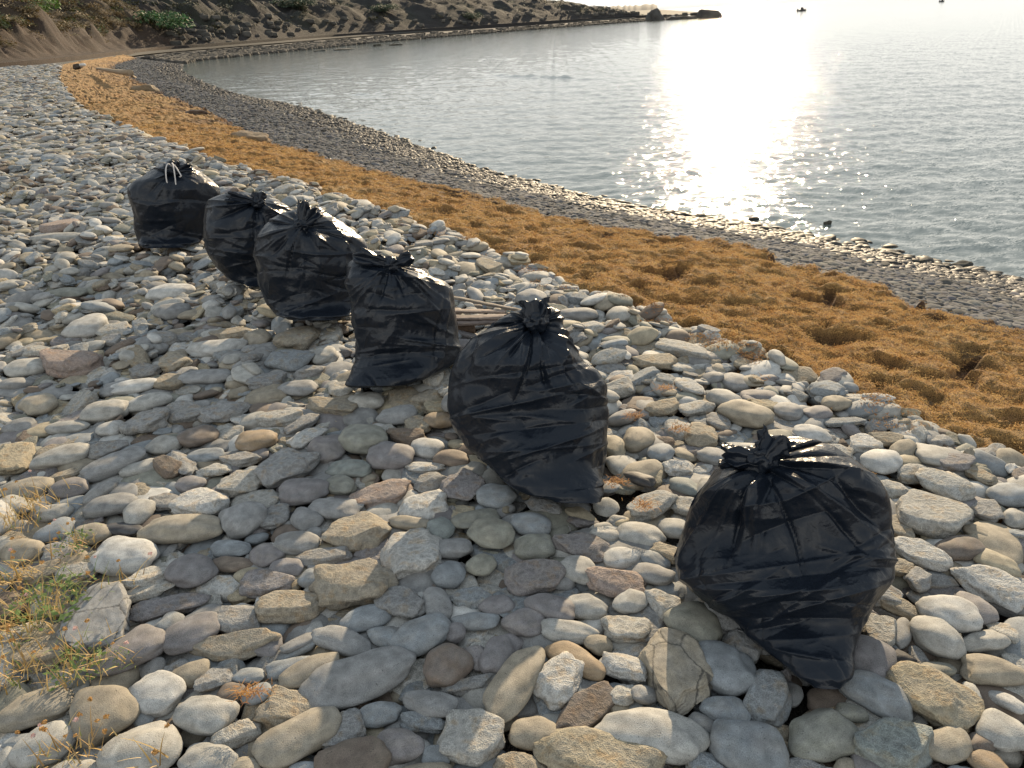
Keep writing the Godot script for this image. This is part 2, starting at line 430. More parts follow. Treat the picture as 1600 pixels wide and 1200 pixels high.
# ---------------------------------------------------------------- stones
const TRACED := """
152 948 134 98 50 grey cracked|197 998 115 62 28 purple smooth|256 925 115 38 14 purple rough|260 955 46 34 35 blue smooth|292 972 98 52 22 purple smooth|370 947 78 58 0 grey rough|360 990 125 32 -2 tan slab|155 1092 104 94 72 tan smooth|238 1062 82 70 0 white smooth|45 1085 115 58 15 tan smooth|64 1143 100 66 25 pale smooth|214 1152 132 88 35 pale smooth|100 1190 100 56 0 pale smooth|315 1095 88 68 -10 pale smooth|318 1168 92 66 -10 pale smooth|294 1030 62 36 30 tan smooth|325 1040 76 36 30 grey rough|354 1060 46 40 20 brown smooth|384 1033 48 32 -5 blue smooth|395 1062 52 30 20 blue smooth|362 1122 78 44 25 pale rough|378 1178 50 42 20 tan smooth|3 1160 50 30 60 pale smooth|25 1135 60 30 10 blue smooth|215 1095 40 36 -30 blue smooth|50 1003 95 52 20 tan slab|53 1043 24 20 0 blue smooth|22 920 30 22 0 grey smooth|116 918 34 22 0 tan smooth|220 903 85 30 10 pale rough
450 930 104 48 5 tan slab|555 895 112 82 15 tan rough|628 921 72 55 0 grey rough|680 924 60 40 -80 grey smooth|656 972 88 60 38 blue smooth|741 950 68 32 -3 blue smooth|737 913 60 36 10 blue rough|776 925 52 36 20 purple smooth|708 966 36 34 80 purple smooth|695 1020 76 64 50 brown smooth|742 1005 40 32 -70 purple smooth|776 1002 62 46 80 purple smooth|531 981 92 38 -20 grey smooth|597 973 54 32 -15 blue smooth|560 1037 158 82 22 grey smooth|480 1027 102 42 25 tan smooth|448 1021 78 24 12 blue smooth|465 985 66 22 32 grey smooth|462 993 62 22 30 blue smooth|440 1080 80 72 20 tan rough|461 1132 130 72 32 tan smooth|535 1116 82 54 30 grey rough|588 1092 68 38 12 blue smooth|670 1078 80 46 -15 grey smooth|655 1105 70 36 -15 blue rough|733 1045 84 34 10 grey rough|736 1124 96 92 0 pale slab|617 1143 78 58 0 purple smooth|548 1180 120 90 35 brown smooth|658 1188 90 48 15 tan smooth|732 1192 44 34 -20 green smooth|478 1185 66 36 -15 blue smooth|570 1128 34 28 0 grey smooth|678 1158 42 32 0 blue smooth|570 945 80 40 15 blue smooth|412 985 50 40 0 purple smooth
818 950 66 46 10 purple smooth|860 930 72 44 -20 purple smooth|835 880 86 58 0 purple slab|915 925 70 42 -10 pale smooth|955 890 94 44 -8 pink rough|905 872 60 50 -20 pale smooth|985 918 50 40 10 pale smooth|1035 918 54 46 -40 pale rough|886 968 84 36 -8 pale smooth|976 957 76 48 8 pale rough|898 1008 98 44 -38 orange smooth|870 1043 84 74 60 white rough|803 1048 138 62 62 tan smooth|915 1085 108 56 48 brown slab|935 985 40 34 0 tan smooth|975 1018 76 48 -30 white rough|975 1060 46 36 50 pale rough|1052 1024 150 90 -60 tan cracked|1128 1020 110 80 -35 blue smooth|1087 955 90 66 -40 olive smooth|1018 1128 168 84 -14 pale smooth|835 1122 74 58 -15 tan smooth|940 1167 175 92 -20 yellow rough|815 1180 90 60 -20 tan rough|1172 1145 122 100 -25 blue smooth|1108 1175 64 60 -60 blue rough|1100 1108 50 36 -30 grey smooth|1135 1085 70 50 -10 blue smooth|1205 1063 88 66 80 blue slab|1165 985 70 40 -40 grey rough|1008 1062 40 30 0 grey smooth
1288 1123 106 90 0 olive smooth|1403 1140 124 98 -20 green slab|1370 1062 120 58 -25 blue smooth|1466 1063 144 88 -30 yellow rough|1363 1007 80 72 -60 purple smooth|1486 1140 72 64 0 tan smooth|1572 1120 88 62 -35 pale smooth|1557 1175 80 44 -45 orange smooth|1470 975 88 60 -25 pale smooth|1488 942 100 58 -15 white smooth|1543 982 70 38 15 pale smooth|1555 1025 98 48 -8 tan smooth|1382 962 54 50 -30 pale slab|1415 966 52 30 80 grey smooth|1405 922 76 26 -28 tan slab|1405 1002 60 24 -15 dark smooth|1470 1022 54 34 -10 olive smooth|1525 1060 44 26 -65 pale smooth|1580 1072 70 20 -40 white smooth|1582 968 60 38 -10 pale rough|1592 998 40 26 0 pale rough|1367 1180 90 44 -55 purple smooth|1450 1195 96 40 -8 white smooth|1322 1182 56 34 75 tan smooth|1265 1180 80 44 -25 grey rough|1335 1090 50 36 -20 olive smooth|1515 1185 56 30 -10 blue smooth|1538 1135 50 40 0 brown smooth|1530 930 66 44 -40 purple smooth|1550 890 120 58 -25 white rough|1252 1062 44 20 0 grey smooth
57 618 56 36 10 tan smooth|158 631 78 34 8 pale smooth|228 614 66 26 18 pale smooth|95 632 56 18 5 brown slab|27 650 52 26 5 grey smooth|102 653 62 24 -5 pale smooth|140 658 26 16 -80 tan smooth|169 654 40 28 15 white smooth|224 646 70 36 8 grey rough|282 630 66 34 5 grey slab|344 630 68 36 5 grey rough|306 668 62 34 15 brown smooth|253 679 52 36 0 pale smooth|398 672 66 34 15 orange smooth|318 694 58 24 0 blue smooth|278 706 60 26 -45 grey rough|260 715 46 34 -40 brown slab|328 717 58 24 5 pale rough|84 682 72 18 25 tan slab|93 700 88 34 15 pale smooth|165 684 70 34 12 grey rough|174 712 98 34 22 grey smooth|216 714 60 24 15 pale smooth|100 724 62 20 15 tan slab|103 747 58 34 15 purple smooth|36 750 80 38 10 tan smooth|150 752 60 24 30 grey smooth|78 783 56 30 5 pale smooth|170 774 84 36 8 grey smooth|212 784 52 40 35 pale smooth|252 765 56 28 0 grey rough|314 766 86 48 0 white rough|375 735 72 40 10 pale rough|293 738 42 30 5 purple smooth|281 811 124 48 -5 tan smooth|376 795 66 56 20 grey smooth|356 838 58 32 -5 blue smooth|360 862 60 26 -5 brown smooth|190 850 96 60 0 white smooth|245 860 48 22 25 pale smooth|296 875 70 54 10 purple smooth|28 844 66 44 5 tan smooth|137 814 58 38 -10 tan smooth|85 845 60 34 15 grey rough|82 812 62 34 20 blue smooth|115 877 70 40 20 pale rough|58 875 80 28 20 tan rough|226 885 92 34 12 pale rough|186 808 58 26 -10 dark smooth|14 697 70 60 10 yellow rough|122 780 36 24 0 brown smooth|372 700 60 24 -2 grey slab
432 637 70 26 5 pale slab|470 645 56 24 35 grey rough|478 667 56 32 20 white rough|510 685 54 50 30 purple smooth|566 674 74 52 5 olive smooth|563 638 40 26 5 blue smooth|620 635 56 32 10 grey smooth|650 648 42 30 0 tan slab|685 643 46 30 0 orange smooth|632 665 58 28 -10 brown rough|609 698 74 44 -3 purple smooth|664 684 50 32 -5 white smooth|705 700 56 32 -5 brown smooth|664 712 64 22 -3 white rough|448 714 90 50 25 grey rough|542 715 66 32 -5 green smooth|530 740 54 36 -25 olive smooth|488 722 44 18 10 grey rough|592 724 46 14 -3 pale smooth|597 755 88 42 15 pink rough|470 752 76 44 5 purple smooth|522 778 74 40 -8 grey smooth|722 742 74 50 -5 purple rough|774 757 60 40 10 blue smooth|664 768 64 50 10 white rough|710 778 38 24 0 grey smooth|672 735 54 30 15 grey rough|557 810 98 62 5 tan rough|475 793 46 36 -10 grey smooth|461 832 74 38 3 grey smooth|507 850 84 26 8 grey slab|444 867 48 30 5 purple smooth|412 848 48 42 0 purple smooth|640 850 96 86 -45 white rough|706 837 58 36 -3 grey smooth|766 816 70 48 -8 olive smooth|741 793 70 34 10 olive smooth|686 806 42 38 -30 green smooth|636 798 60 26 -15 tan smooth|699 878 48 44 45 blue smooth|751 862 44 34 30 olive smooth|407 893 86 40 -5 purple rough|485 885 38 30 -5 blue smooth|425 785 50 40 40 grey slab|437 805 32 22 20 purple smooth|793 880 34 30 -80 purple smooth|759 885 18 16 0 blue smooth|570 612 56 30 0 pale smooth|610 613 34 20 10 grey smooth|667 605 54 28 5 tan rough|678 626 50 20 5 pale smooth|515 622 74 30 -8 tan slab|430 612 40 26 50 pale smooth|458 617 40 22 0 grey smooth
964 631 36 30 -10 tan rough|1000 638 42 18 8 pale smooth|1047 644 32 18 -5 white smooth|1030 652 30 20 -15 white smooth|997 669 48 44 60 tan smooth|1034 689 40 34 0 blue smooth|958 680 50 32 -70 yellow smooth|1054 666 38 14 -5 tan smooth|1097 663 52 40 0 tan rough|1088 622 54 30 15 pale rough|1038 622 60 28 8 tan rough|1037 603 58 16 0 tan slab|1123 643 46 26 -15 grey rough|1168 633 78 42 -18 tan smooth|1133 608 56 30 -20 pale smooth|1145 672 48 20 -3 blue smooth|1117 696 50 28 -22 grey smooth|1165 684 72 18 -2 pale smooth|1183 667 36 26 -35 white smooth|1060 713 50 32 15 white rough|1097 718 32 26 10 orange smooth|1013 719 46 16 -15 white smooth|1000 730 56 20 -25 dark smooth|1072 742 48 32 -25 green smooth|966 722 26 24 80 dark smooth|1108 745 46 34 70 pale smooth|989 750 44 22 8 pale smooth|1038 748 32 20 -15 orange smooth|1018 775 72 46 10 pale rough|1072 771 54 30 3 pale rough|1053 806 50 36 -10 pale smooth|960 779 50 20 3 white slab|1002 817 72 42 -25 pale smooth|1042 845 56 30 -15 tan slab|972 851 52 40 0 white smooth|946 815 42 28 -8 pale smooth|905 832 78 48 -22 purple rough|903 793 60 16 3 blue smooth|960 798 52 14 5 pale slab|1025 858 44 30 -30 blue smooth|1022 878 60 34 -15 grey smooth|828 800 62 40 -8 blue smooth|835 835 62 44 5 olive smooth|877 885 40 36 -60 grey smooth|848 770 60 24 -25 grey rough
1308 614 40 28 0 tan smooth|1335 626 36 16 -15 tan smooth|1279 628 44 26 0 purple smooth|1233 626 46 28 -12 grey smooth|1220 641 32 24 -20 purple smooth|1320 641 64 18 2 blue slab|1305 660 46 24 -15 pale smooth|1270 663 58 30 -12 white smooth|1222 667 52 30 3 olive smooth|1365 654 76 14 -3 pale slab|1387 668 60 22 3 tan slab|1350 676 48 30 -15 white slab|1313 688 52 26 -2 pale rough|1415 683 40 30 20 tan smooth|1381 704 62 44 0 white smooth|1433 722 64 32 -5 pale rough|1443 702 42 22 -10 white smooth|1492 705 68 30 -5 purple slab|1453 687 44 16 -10 pale slab|1535 722 60 20 -30 tan slab|1484 742 88 46 -20 pale rough|1400 745 52 28 -5 pale rough|1432 743 28 14 -55 white smooth|1457 787 124 68 -15 pale slab|1358 725 46 22 -25 pale smooth|1410 803 50 40 -50 tan slab|1547 776 48 40 -15 grey rough|1583 754 66 40 -10 blue smooth|1592 790 40 30 0 pale smooth|1540 815 64 26 -25 tan smooth|1565 815 40 24 -30 pale smooth|1590 822 32 28 -20 white smooth|1505 838 68 46 10 brown smooth|1562 860 76 36 -20 yellow smooth|1443 845 84 40 -15 white slab|1415 867 40 30 -10 tan rough|1400 890 34 24 80 white smooth|1440 885 46 40 30 grey rough
103 557 94 42 -3 pink slab|40 562 70 34 0 pale smooth|336 531 88 28 2 white smooth|270 550 48 36 0 tan rough|135 500 66 36 20 white smooth|67 480 72 14 5 brown slab|265 448 66 26 2 white smooth|250 517 54 28 -5 grey slab|205 592 72 24 5 white smooth|320 577 76 26 3 grey smooth|263 583 46 26 5 tan slab|91 346 56 24 5 pink slab|85 365 82 16 0 pale smooth|102 448 66 20 -5 olive smooth|40 458 58 24 12 grey smooth|267 476 52 26 0 grey smooth|355 510 60 20 0 tan slab|82 525 50 22 5 white smooth|115 592 48 20 0 white smooth|222 565 50 24 0 grey rough|465 513 68 42 15 tan rough|452 551 70 34 0 blue rough|504 542 42 32 -10 pale smooth|400 517 40 30 0 tan smooth|416 542 38 28 20 blue slab|421 502 38 28 0 grey rough|527 561 46 24 0 tan smooth|480 567 48 24 10 grey rough|505 580 48 22 5 purple smooth|417 580 60 24 5 grey slab|462 592 60 26 -5 grey smooth|530 593 36 34 -20 pale rough|830 455 46 30 5 grey smooth|902 480 58 22 3 grey smooth|765 406 42 28 -25 tan slab|745 445 52 18 8 white smooth|865 472 46 20 0 tan smooth|965 547 48 22 -3 pale smooth|970 590 52 30 0 pale rough|1028 550 66 22 0 tan slab|1044 586 38 20 0 white smooth|1082 565 38 24 5 grey smooth|1063 532 90 24 -18 pale slab|1197 587 62 18 -15 tan smooth|1155 593 50 18 -8 tan smooth|1183 605 48 22 -5 pale rough"""
const TONES := {"grey": Color(.29, .293, .29), "pale": Color(.43, .425, .395), "white": Color(.54, .54, .52), "blue": Color(.28, .308, .328), "tan": Color(.35, .31, .24), "brown": Color(.19, .15, .12),
	"purple": Color(.245, .232, .235), "pink": Color(.36, .285, .245), "olive": Color(.275, .275, .23), "dark": Color(.07, .07, .075), "green": Color(.265, .295, .28), "orange": Color(.34, .25, .155), "yellow": Color(.41, .36, .26)}
const GX := -7.6
const GZ := -12.0
const CELL := 0.025
const NX := 440
const NZ := 440
var high := PackedFloat32Array()
var taken := PackedByteArray()

# where a flat stone comes to rest on what already lies there; [height of its centre, slope x, slope z]
func settle(x: float, z: float, a: float, b: float, c: float, yaw: float, sink: float, stamp: bool) -> Array:
	var cs := cos(yaw); var sn := sin(yaw)
	var i0 := maxi(0, int((x - a - GX) / CELL)); var i1 := mini(NX - 1, int((x + a - GX) / CELL))
	var j0 := maxi(0, int((z - a - GZ) / CELL)); var j1 := mini(NZ - 1, int((z + a - GZ) / CELL))
	var n := 0.0; var sum := 0.0; var top := -9.0; var sx := 0.0; var sz := 0.0; var xx := 1e-4; var zz := 1e-4
	var own := 0.0
	for j in range(j0, j1 + 1):
		for i in range(i0, i1 + 1):
			var dx := GX + (i + 0.5) * CELL - x; var dz := GZ + (j + 0.5) * CELL - z
			var u := (dx * cs - dz * sn) / a; var w := (dx * sn + dz * cs) / b
			if u * u + w * w < 1.0:
				var h := high[j * NX + i]
				n += 1.0; sum += h; top = maxf(top, h); sx += dx * h; sz += dz * h; xx += dx * dx; zz += dz * dz
				own += taken[j * NX + i]
	if n == 0.0: return [0.0, 0.0, 0.0, 0.0]
	var mean := sum / n
	var gx := clampf(sx / xx * 0.75, -0.3, 0.3); var gz := clampf(sz / zz * 0.75, -0.3, 0.3)
	var y := lerpf(mean, top, 0.25) + c * sink
	if stamp:
		for j in range(j0, j1 + 1):
			for i in range(i0, i1 + 1):
				var dx := GX + (i + 0.5) * CELL - x; var dz := GZ + (j + 0.5) * CELL - z
				var u := (dx * cs - dz * sn) / a; var w := (dx * sn + dz * cs) / b
				var q := u * u + w * w
				if q < 1.0:
					var k := j * NX + i
					high[k] = maxf(high[k], y + gx * dx + gz * dz + c * sqrt(1.0 - q) * 0.95)
	return [y, gx, gz, own / n]

func lean(yaw: float, gx: float, gz: float) -> Basis:
	var up := Vector3(-gx, 1.0, -gz).normalized()
	var b := Basis(Vector3.UP, yaw)
	var q := Quaternion(Vector3.UP, up)
	return Basis(q) * b

func build_stones() -> void:
	high.resize(NX * NZ); taken.resize(NX * NZ)
	high.fill(-0.02)
	# the stones that can be told apart, from their places and outlines on the beach
	var list := []
	for row in TRACED.replace("\n", "|").split("|", false):
		var w := row.split(" ", false)
		var q := [float(w[0]), float(w[1]), float(w[2]), float(w[3]), float(w[4])]
		list.append([q[2] * q[3], q, w[5], w[6]])
	list.sort_custom(func(p, r): return p[0] > r[0])
	list = list.slice(0, 300)
	list.reverse()
	var made := []
	var sd := 100
	for e in list:
		sd += 1; rng.seed = sd * 7919
		var q: Array = e[1]; var kind: String = e[3]; var shape := "slab" if kind == "cracked" else kind
		var c0 := ground(q[0], q[1] + q[3] * 0.06, 0.035)
		var t: float = deg_to_rad(q[4])
		var ux: Vector2 = Vector2(cos(t), -sin(t)) * q[2] * 0.5; var vx: Vector2 = Vector2(sin(t), cos(t)) * q[3] * 0.5
		var fwd := Vector2(c0.x, c0.z).normalized(); var sde := Vector2(-fwd.y, fwd.x)
		var dep := atan2(EYE.y, Vector2(c0.x, c0.z).length())
		var kap := 0.34 if shape != "smooth" else 0.42
		var sq := sin(dep) / (sin(dep) + 0.8 * kap * cos(dep))
		var g := func(o: Vector2) -> Vector2:
			var p := ground(q[0] + o.x, q[1] + o.y, 0.035) - ground(q[0] - o.x, q[1] - o.y, 0.035)
			var d := Vector2(p.x, p.z) * 0.5
			return sde * d.dot(sde) + fwd * d.dot(fwd) * sq
		var U: Vector2 = g.call(ux); var V: Vector2 = g.call(vx)
		var sxx := U.x * U.x + V.x * V.x; var szz := U.y * U.y + V.y * V.y; var sxz := U.x * U.y + V.x * V.y
		var tr := (sxx + szz) * 0.5; var dd := sqrt(maxf(0.0, pow((sxx - szz) * 0.5, 2.0) + sxz * sxz))
		var a := sqrt(tr + dd); var b := maxf(sqrt(maxf(tr - dd, 1e-6)), a * 0.42)
		var yaw := -0.5 * atan2(2.0 * sxz, sxx - szz)
		a *= 1.10; b *= 1.10
		var c := clampf(b * kap * rng.randf_range(1.0, 1.35), 0.012, 0.055)
		var rest := settle(c0.x, c0.z, a, b, c, yaw, 0.35, true)
		var col: Color = TONES[e[2]]
		col = col * rng.randf_range(0.88, 1.12); col.a = 1.0
		var me := stone_mesh(56 if kind == "cracked" else (9 if e[0] > 2600.0 else 7), a, c, b, kind, col, sd)
		var o := MeshInstance3D.new()
		o.mesh = me; o.material_override = M.smooth if kind == "cracked" else M[shape]
		if e[2] == "dark": o.material_override = M.wet
		o.transform = Transform3D(lean(yaw, rest[1], rest[2]), Vector3(c0.x, rest[0], c0.z))
		o.name = numbered("beach_stone")
		add_child(o)
		made.append([o, e[2], kind, Vector2(c0.x, c0.z), a, Vector2(q[0], q[1]), b])
		var cs := cos(yaw); var sn := sin(yaw)
		for j in range(maxi(0, int((c0.z - a - GZ) / CELL)), mini(NZ - 1, int((c0.z + a - GZ) / CELL)) + 1):
			for i in range(maxi(0, int((c0.x - a - GX) / CELL)), mini(NX - 1, int((c0.x + a - GX) / CELL)) + 1):
				var dx := GX + (i + 0.5) * CELL - c0.x; var dz := GZ + (j + 0.5) * CELL - c0.z
				var u := (dx * cs - dz * sn) / a; var w := (dx * sn + dz * cs) / b
				if u * u + w * w < 1.0: taken[j * NX + i] = 1
	label_stones(made)
	# all the others
	high.fill(-0.085)
	rng.seed = 4242
	var kinds := []
	for k in 16:
		var ty := "smooth" if k < 9 else ("slab" if k < 12 else "rough")
		var m := stone_mesh(6, 1.0, 1.0, 1.0, ty, Color(1, 1, 1), 900 + k)
		var arr := m.surface_get_arrays(0)
		var cc: PackedColorArray = arr[Mesh.ARRAY_COLOR]
		for q in cc.size():
			var g := 0.86 + 0.14 * cc[q].g; cc[q] = Color(g, g, g)
		arr[Mesh.ARRAY_COLOR] = cc
		var m2 := ArrayMesh.new(); m2.add_surface_from_arrays(Mesh.PRIMITIVE_TRIANGLES, arr)
		kinds.append([m2, ty, [], []])
	var names := ["grey", "grey", "grey", "pale", "pale", "pale", "white", "blue", "blue", "tan", "tan", "olive", "purple", "brown", "yellow", "white"]
	var add := func(x: float, z: float, a: float, y: float, b: float, c: float, bas: Basis) -> void:
		var k: Array = kinds[rng.randi() % kinds.size()]
		k[2].append(Transform3D(bas.scaled_local(Vector3(a, c, b)), Vector3(x, y, z)))
		var col: Color = TONES[names[rng.randi() % names.size()]] * rng.randf_range(0.85, 1.15)
		k[3].append(col)
	var tries := 27000
	for k in tries:
		var z := -lerpf(0.7, 11.6, pow(rng.randf(), 0.85)); var x := rng.randf_range(-7.4, 3.2)
		if absf(x) > 1.2 + 1.15 * -z: continue
		if x > k1_x(z) + 0.05 + 0.07 * nz.get_noise_2d(x * 3.0, z * 3.0): continue
		var a := 0.040 + 0.078 * pow(rng.randf(), 1.7)
		if rng.randf() < 0.06: a *= 1.3
		if k > tries * 0.65: a *= 0.85
		var b := a * rng.randf_range(0.5, 0.88); var c := clampf(a * rng.randf_range(0.2, 0.42), 0.011, 0.042)
		var yaw := rng.randf() * TAU
		var gi := clampi(int((z - GZ) / CELL), 0, NZ - 1) * NX + clampi(int((x - GX) / CELL), 0, NX - 1)
		var dry: Array = settle(x, z, a, b, c, yaw, 0.2, false)
		if dry[3] > 0.12:
			var low := -0.045 - 0.3 * c if dry[3] > 0.35 else -0.03 - 0.2 * c
			add.call(x, z, a, low + rng.randf_range(-.012, .012), b, c, lean(yaw, rng.randf_range(-.15, .15), rng.randf_range(-.15, .15)))
			continue
		if high[gi] > 0.055: continue
		dry = settle(x, z, a, b, c, yaw, 0.25, true)
		add.call(x, z, a, dry[0], b, c, lean(yaw, dry[1] + rng.randf_range(-.1, .1), dry[2] + rng.randf_range(-.1, .1)))
	# small ones wedged low between the large ones
	for k in 6000:
		var z := -lerpf(0.7, 5.2, pow(rng.randf(), 0.7)); var x := rng.randf_range(-3.6, 3.2)
		if absf(x) > 0.9 + 0.78 * -z or x > k1_x(z) + 0.03: continue
		var gi := clampi(int((z - GZ) / CELL), 0, NZ - 1) * NX + clampi(int((x - GX) / CELL), 0, NX - 1)
		if taken[gi] == 1 and rng.randf() < 0.85: continue
		if taken[gi] == 0 and high[gi] > -0.02: continue
		var a := rng.randf_range(0.028, 0.062); var b := a * rng.randf_range(0.55, 0.9); var c := a * rng.randf_range(0.25, 0.45)
		add.call(x, z, a, -0.035 - 0.5 * c + rng.randf_range(-.02, .012), b, c, lean(rng.randf() * TAU, rng.randf_range(-.35, .35), rng.randf_range(-.35, .35)))
	# farther along the beach
	for k in 58000:
		var d := 6.5 + 64.0 * pow(rng.randf(), 1.35); var an := rng.randf_range(-0.66, -0.15) if k < 40000 else rng.randf_range(-1.15, -0.6)
		var x := d * sin(an); var z := -d * cos(an)
		if z > -11.6 and x > -7.4: continue
		if x > k1_x(z) + 0.2 * nz.get_noise_2d(x, z): continue
		var a := (0.04 + 0.09 * pow(rng.randf(), 1.5)) * (1.0 + 0.012 * d)
		var b := a * rng.randf_range(0.5, 0.9); var c := a * rng.randf_range(0.2, 0.42)
		add.call(x, z, a, rng.randf_range(-0.07, 0.02) + 0.03 * fz.get_noise_2d(x * .6, z * .6) + 0.0035 * maxf(0, k1_x(z) - x), b, c, lean(rng.randf() * TAU, rng.randf_range(-.25, .25), rng.randf_range(-.25, .25)))
	var stray := root("stray_seaweed")
	tag(stray, "stray strands of seaweed caught on the outermost beach stones", "", "", "stuff")
	var sm := []; var sc := []
	for k in 900:
		var t := 1.2 + 12.0 * rng.randf(); var p := spline(K1, t) - (spline(W, t) - spline(K1, t)).normalized() * absf(rng.randfn(0.0, 0.10))
		if nz.get_noise_2d(p.x * 2.2, p.y * 2.2) < 0.05: continue
		var hi := 0.03
		var ci := int((p.x - GX) / CELL); var cj := int((p.y - GZ) / CELL)
		if ci >= 0 and ci < NX and cj >= 0 and cj < NZ: hi = maxf(high[cj * NX + ci], -0.02)
		sm.append(Transform3D(Basis(Vector3.UP, rng.randf() * TAU).scaled(Vector3.ONE * rng.randf_range(0.6, 1.3)), Vector3(p.x, hi + 0.004, p.y)))
		sc.append(Color(0.46, 0.23, 0.06).lerp(Color(0.2, 0.09, 0.04), rng.randf()))
	multi(strand, sm, sc, M.fibre, stray, "seaweed_strands")
	var mass := root("smaller_beach_stones")
	tag(mass, "smaller grey and tan stones covering the rest of the beach", "", "", "stuff")
	for k in kinds: multi(k[0], k[2], k[3], M[k[1]], mass, "stones")

func multi(mesh: Mesh, tf: Array, cols: Array, mat: Material, parent: Node, called: String) -> void:
	if tf.is_empty(): return
	var mm := MultiMesh.new()
	mm.transform_format = MultiMesh.TRANSFORM_3D; mm.use_colors = true; mm.mesh = mesh; mm.instance_count = tf.size()
	for q in tf.size():
		mm.set_instance_transform(q, tf[q]); mm.set_instance_color(q, cols[q])
	var w := MultiMeshInstance3D.new()
	w.multimesh = mm; w.material_override = mat; w.name = called
	parent.add_child(w, true)
	w.set_meta("kind", "stuff")

func label_stones(made: Array) -> void:
	var bags := [["the nearest bag", Vector2(0.78, -1.45)], ["the second nearest bag", Vector2(0.17, -2.4)], ["the third nearest bag", Vector2(-0.51, -3.4)], ["the fourth nearest bag", Vector2(-1.22, -4.5)], ["the farthest bags", Vector2(-2.4, -6.0)]]
	var words := {"grey": "grey", "pale": "cream", "white": "whitish", "blue": "bluish", "tan": "tan", "brown": "brown", "purple": "purplish", "pink": "pinkish", "olive": "olive", "dark": "blackish", "green": "greenish", "orange": "orange", "yellow": "yellowish"}
	var shapes := {"smooth": "smooth", "rough": "craggy", "slab": "flat", "cracked": "cracked"}
	var said := {}
	for e in made:
		var size := "large" if e[4] > 0.1 else ("small" if e[4] < 0.055 else "medium")
		var round_ := " long" if e[6] < e[4] * 0.5 else (" round" if e[6] > e[4] * 0.85 else "")
		var best = bags[0]
		for g in bags:
			if g[1].distance_to(e[3]) < best[1].distance_to(e[3]): best = g
		var near := made.duplicate()
		near.sort_custom(func(p, r): return p[3].distance_squared_to(e[3]) < r[3].distance_squared_to(e[3]))
		var d: Vector2 = e[3] - best[1]
		var way := ("left of " if d.x < 0 else "right of ") if absf(d.x) > absf(d.y) else ("before " if d.y > 0 else "behind ")
		if d.length() > 1.1: way = "far " + way
		elif d.length() < 0.5: way = "close " + way
		var text := ""
		for k in range(1, 9):
			var n = near[k]
			var dn: Vector2 = n[3] - e[3]
			var side := ("left" if dn.x < 0 else "right") if absf(dn.x) > absf(dn.y) else ("front" if dn.y > 0 else "rear")
			text = "%s %s%s %s stone %s%s, %s stone at its %s" % [size, shapes[e[2]], round_, words[e[1]], way, best[0].trim_prefix("the "), words[n[1]], side]
			if not said.has(text): break
		said[text] = true
		tag(e[0], text, "stone", "large stones on the beach around the bags")

func build_shingle() -> void:
	rng.seed = 77
	var forms := []
	for k in 8:
		var m := stone_mesh(3, 1.0, 1.0, 1.0, "smooth" if k < 5 else "slab", Color(1, 1, 1), 1500 + k)
		var arr := m.surface_get_arrays(0); var cc: PackedColorArray = arr[Mesh.ARRAY_COLOR]
		for q in cc.size(): cc[q] = Color(1, 1, 1)
		arr[Mesh.ARRAY_COLOR] = cc
		var m2 := ArrayMesh.new(); m2.add_surface_from_arrays(Mesh.PRIMITIVE_TRIANGLES, arr)
		forms.append([m2, [], [], [], []])
	for k in 82000:
		var t := 1.0 + 18.5 * pow(rng.randf(), 1.05); var s := rng.randf_range(-0.08, 1.22)
		if t > 12.0 and rng.randf() < 0.15: t = rng.randf_range(16.0, 20.0)
		var aa := spline(K2, t); var bb := spline(W, t)
		var p := aa.lerp(bb, s) if s < 1.0 else bb + (bb - aa).normalized() * (s - 1.0) * 4.0
		var dist := p.length()
		var a := rng.randf_range(0.018, 0.050) * (1.0 + 0.02 * dist)
		if rng.randf() < 0.05: a *= 1.6
		var c := a * rng.randf_range(0.3, 0.55)
		var y := shingle_y(s) + rng.randf_range(-0.01, 0.02) + 0.03 * fz.get_noise_2d(p.x, p.y)
		var f: Array = forms[rng.randi() % 8]
		var wet := s + rng.randf_range(-.12, .12) > 0.62
		f[3 if wet else 1].append(Transform3D(lean(rng.randf() * TAU, rng.randf_range(-.2, .2), rng.randf_range(-.2, .2)).scaled_local(Vector3(a, c, a * rng.randf_range(0.55, 0.9))), Vector3(p.x, y, p.y)))
		var g := rng.randf_range(0.07, 0.21) if not wet else rng.randf_range(0.03, 0.085)
		f[4 if wet else 2].append(Color(g, g * rng.randf_range(0.98, 1.02), g * rng.randf_range(0.94, 1.1)))
	for k in 300:
		var t := rng.randf_range(1.5, 15.0); var s := rng.randfn(1.0, 0.05)
		var aa := spline(K2, t); var bb := spline(W, t); var p := aa.lerp(bb, s)
		var a := rng.randf_range(0.05, 0.12) * (1.0 + 0.01 * p.length())
		var f: Array = forms[rng.randi() % 8]
		f[3].append(Transform3D(lean(rng.randf() * TAU, rng.randf_range(-.2, .2), rng.randf_range(-.2, .2)).scaled_local(Vector3(a, a * 0.5, a * rng.randf_range(0.55, 0.9))), Vector3(p.x, maxf(shingle_y(s), SEA - 0.04) + 0.01, p.y)))
		var g := rng.randf_range(0.03, 0.06); f[4].append(Color(g, g, g * 0.9))
	var mass := root("shingle")
	tag(mass, "dark grey pebbles along the water edge, wet near the sea", "", "", "stuff")
	for f in forms:
		multi(f[0], f[1], f[2], M.damp, mass, "pebbles"); multi(f[0], f[3], f[4], M.wet, mass, "wet_pebbles")

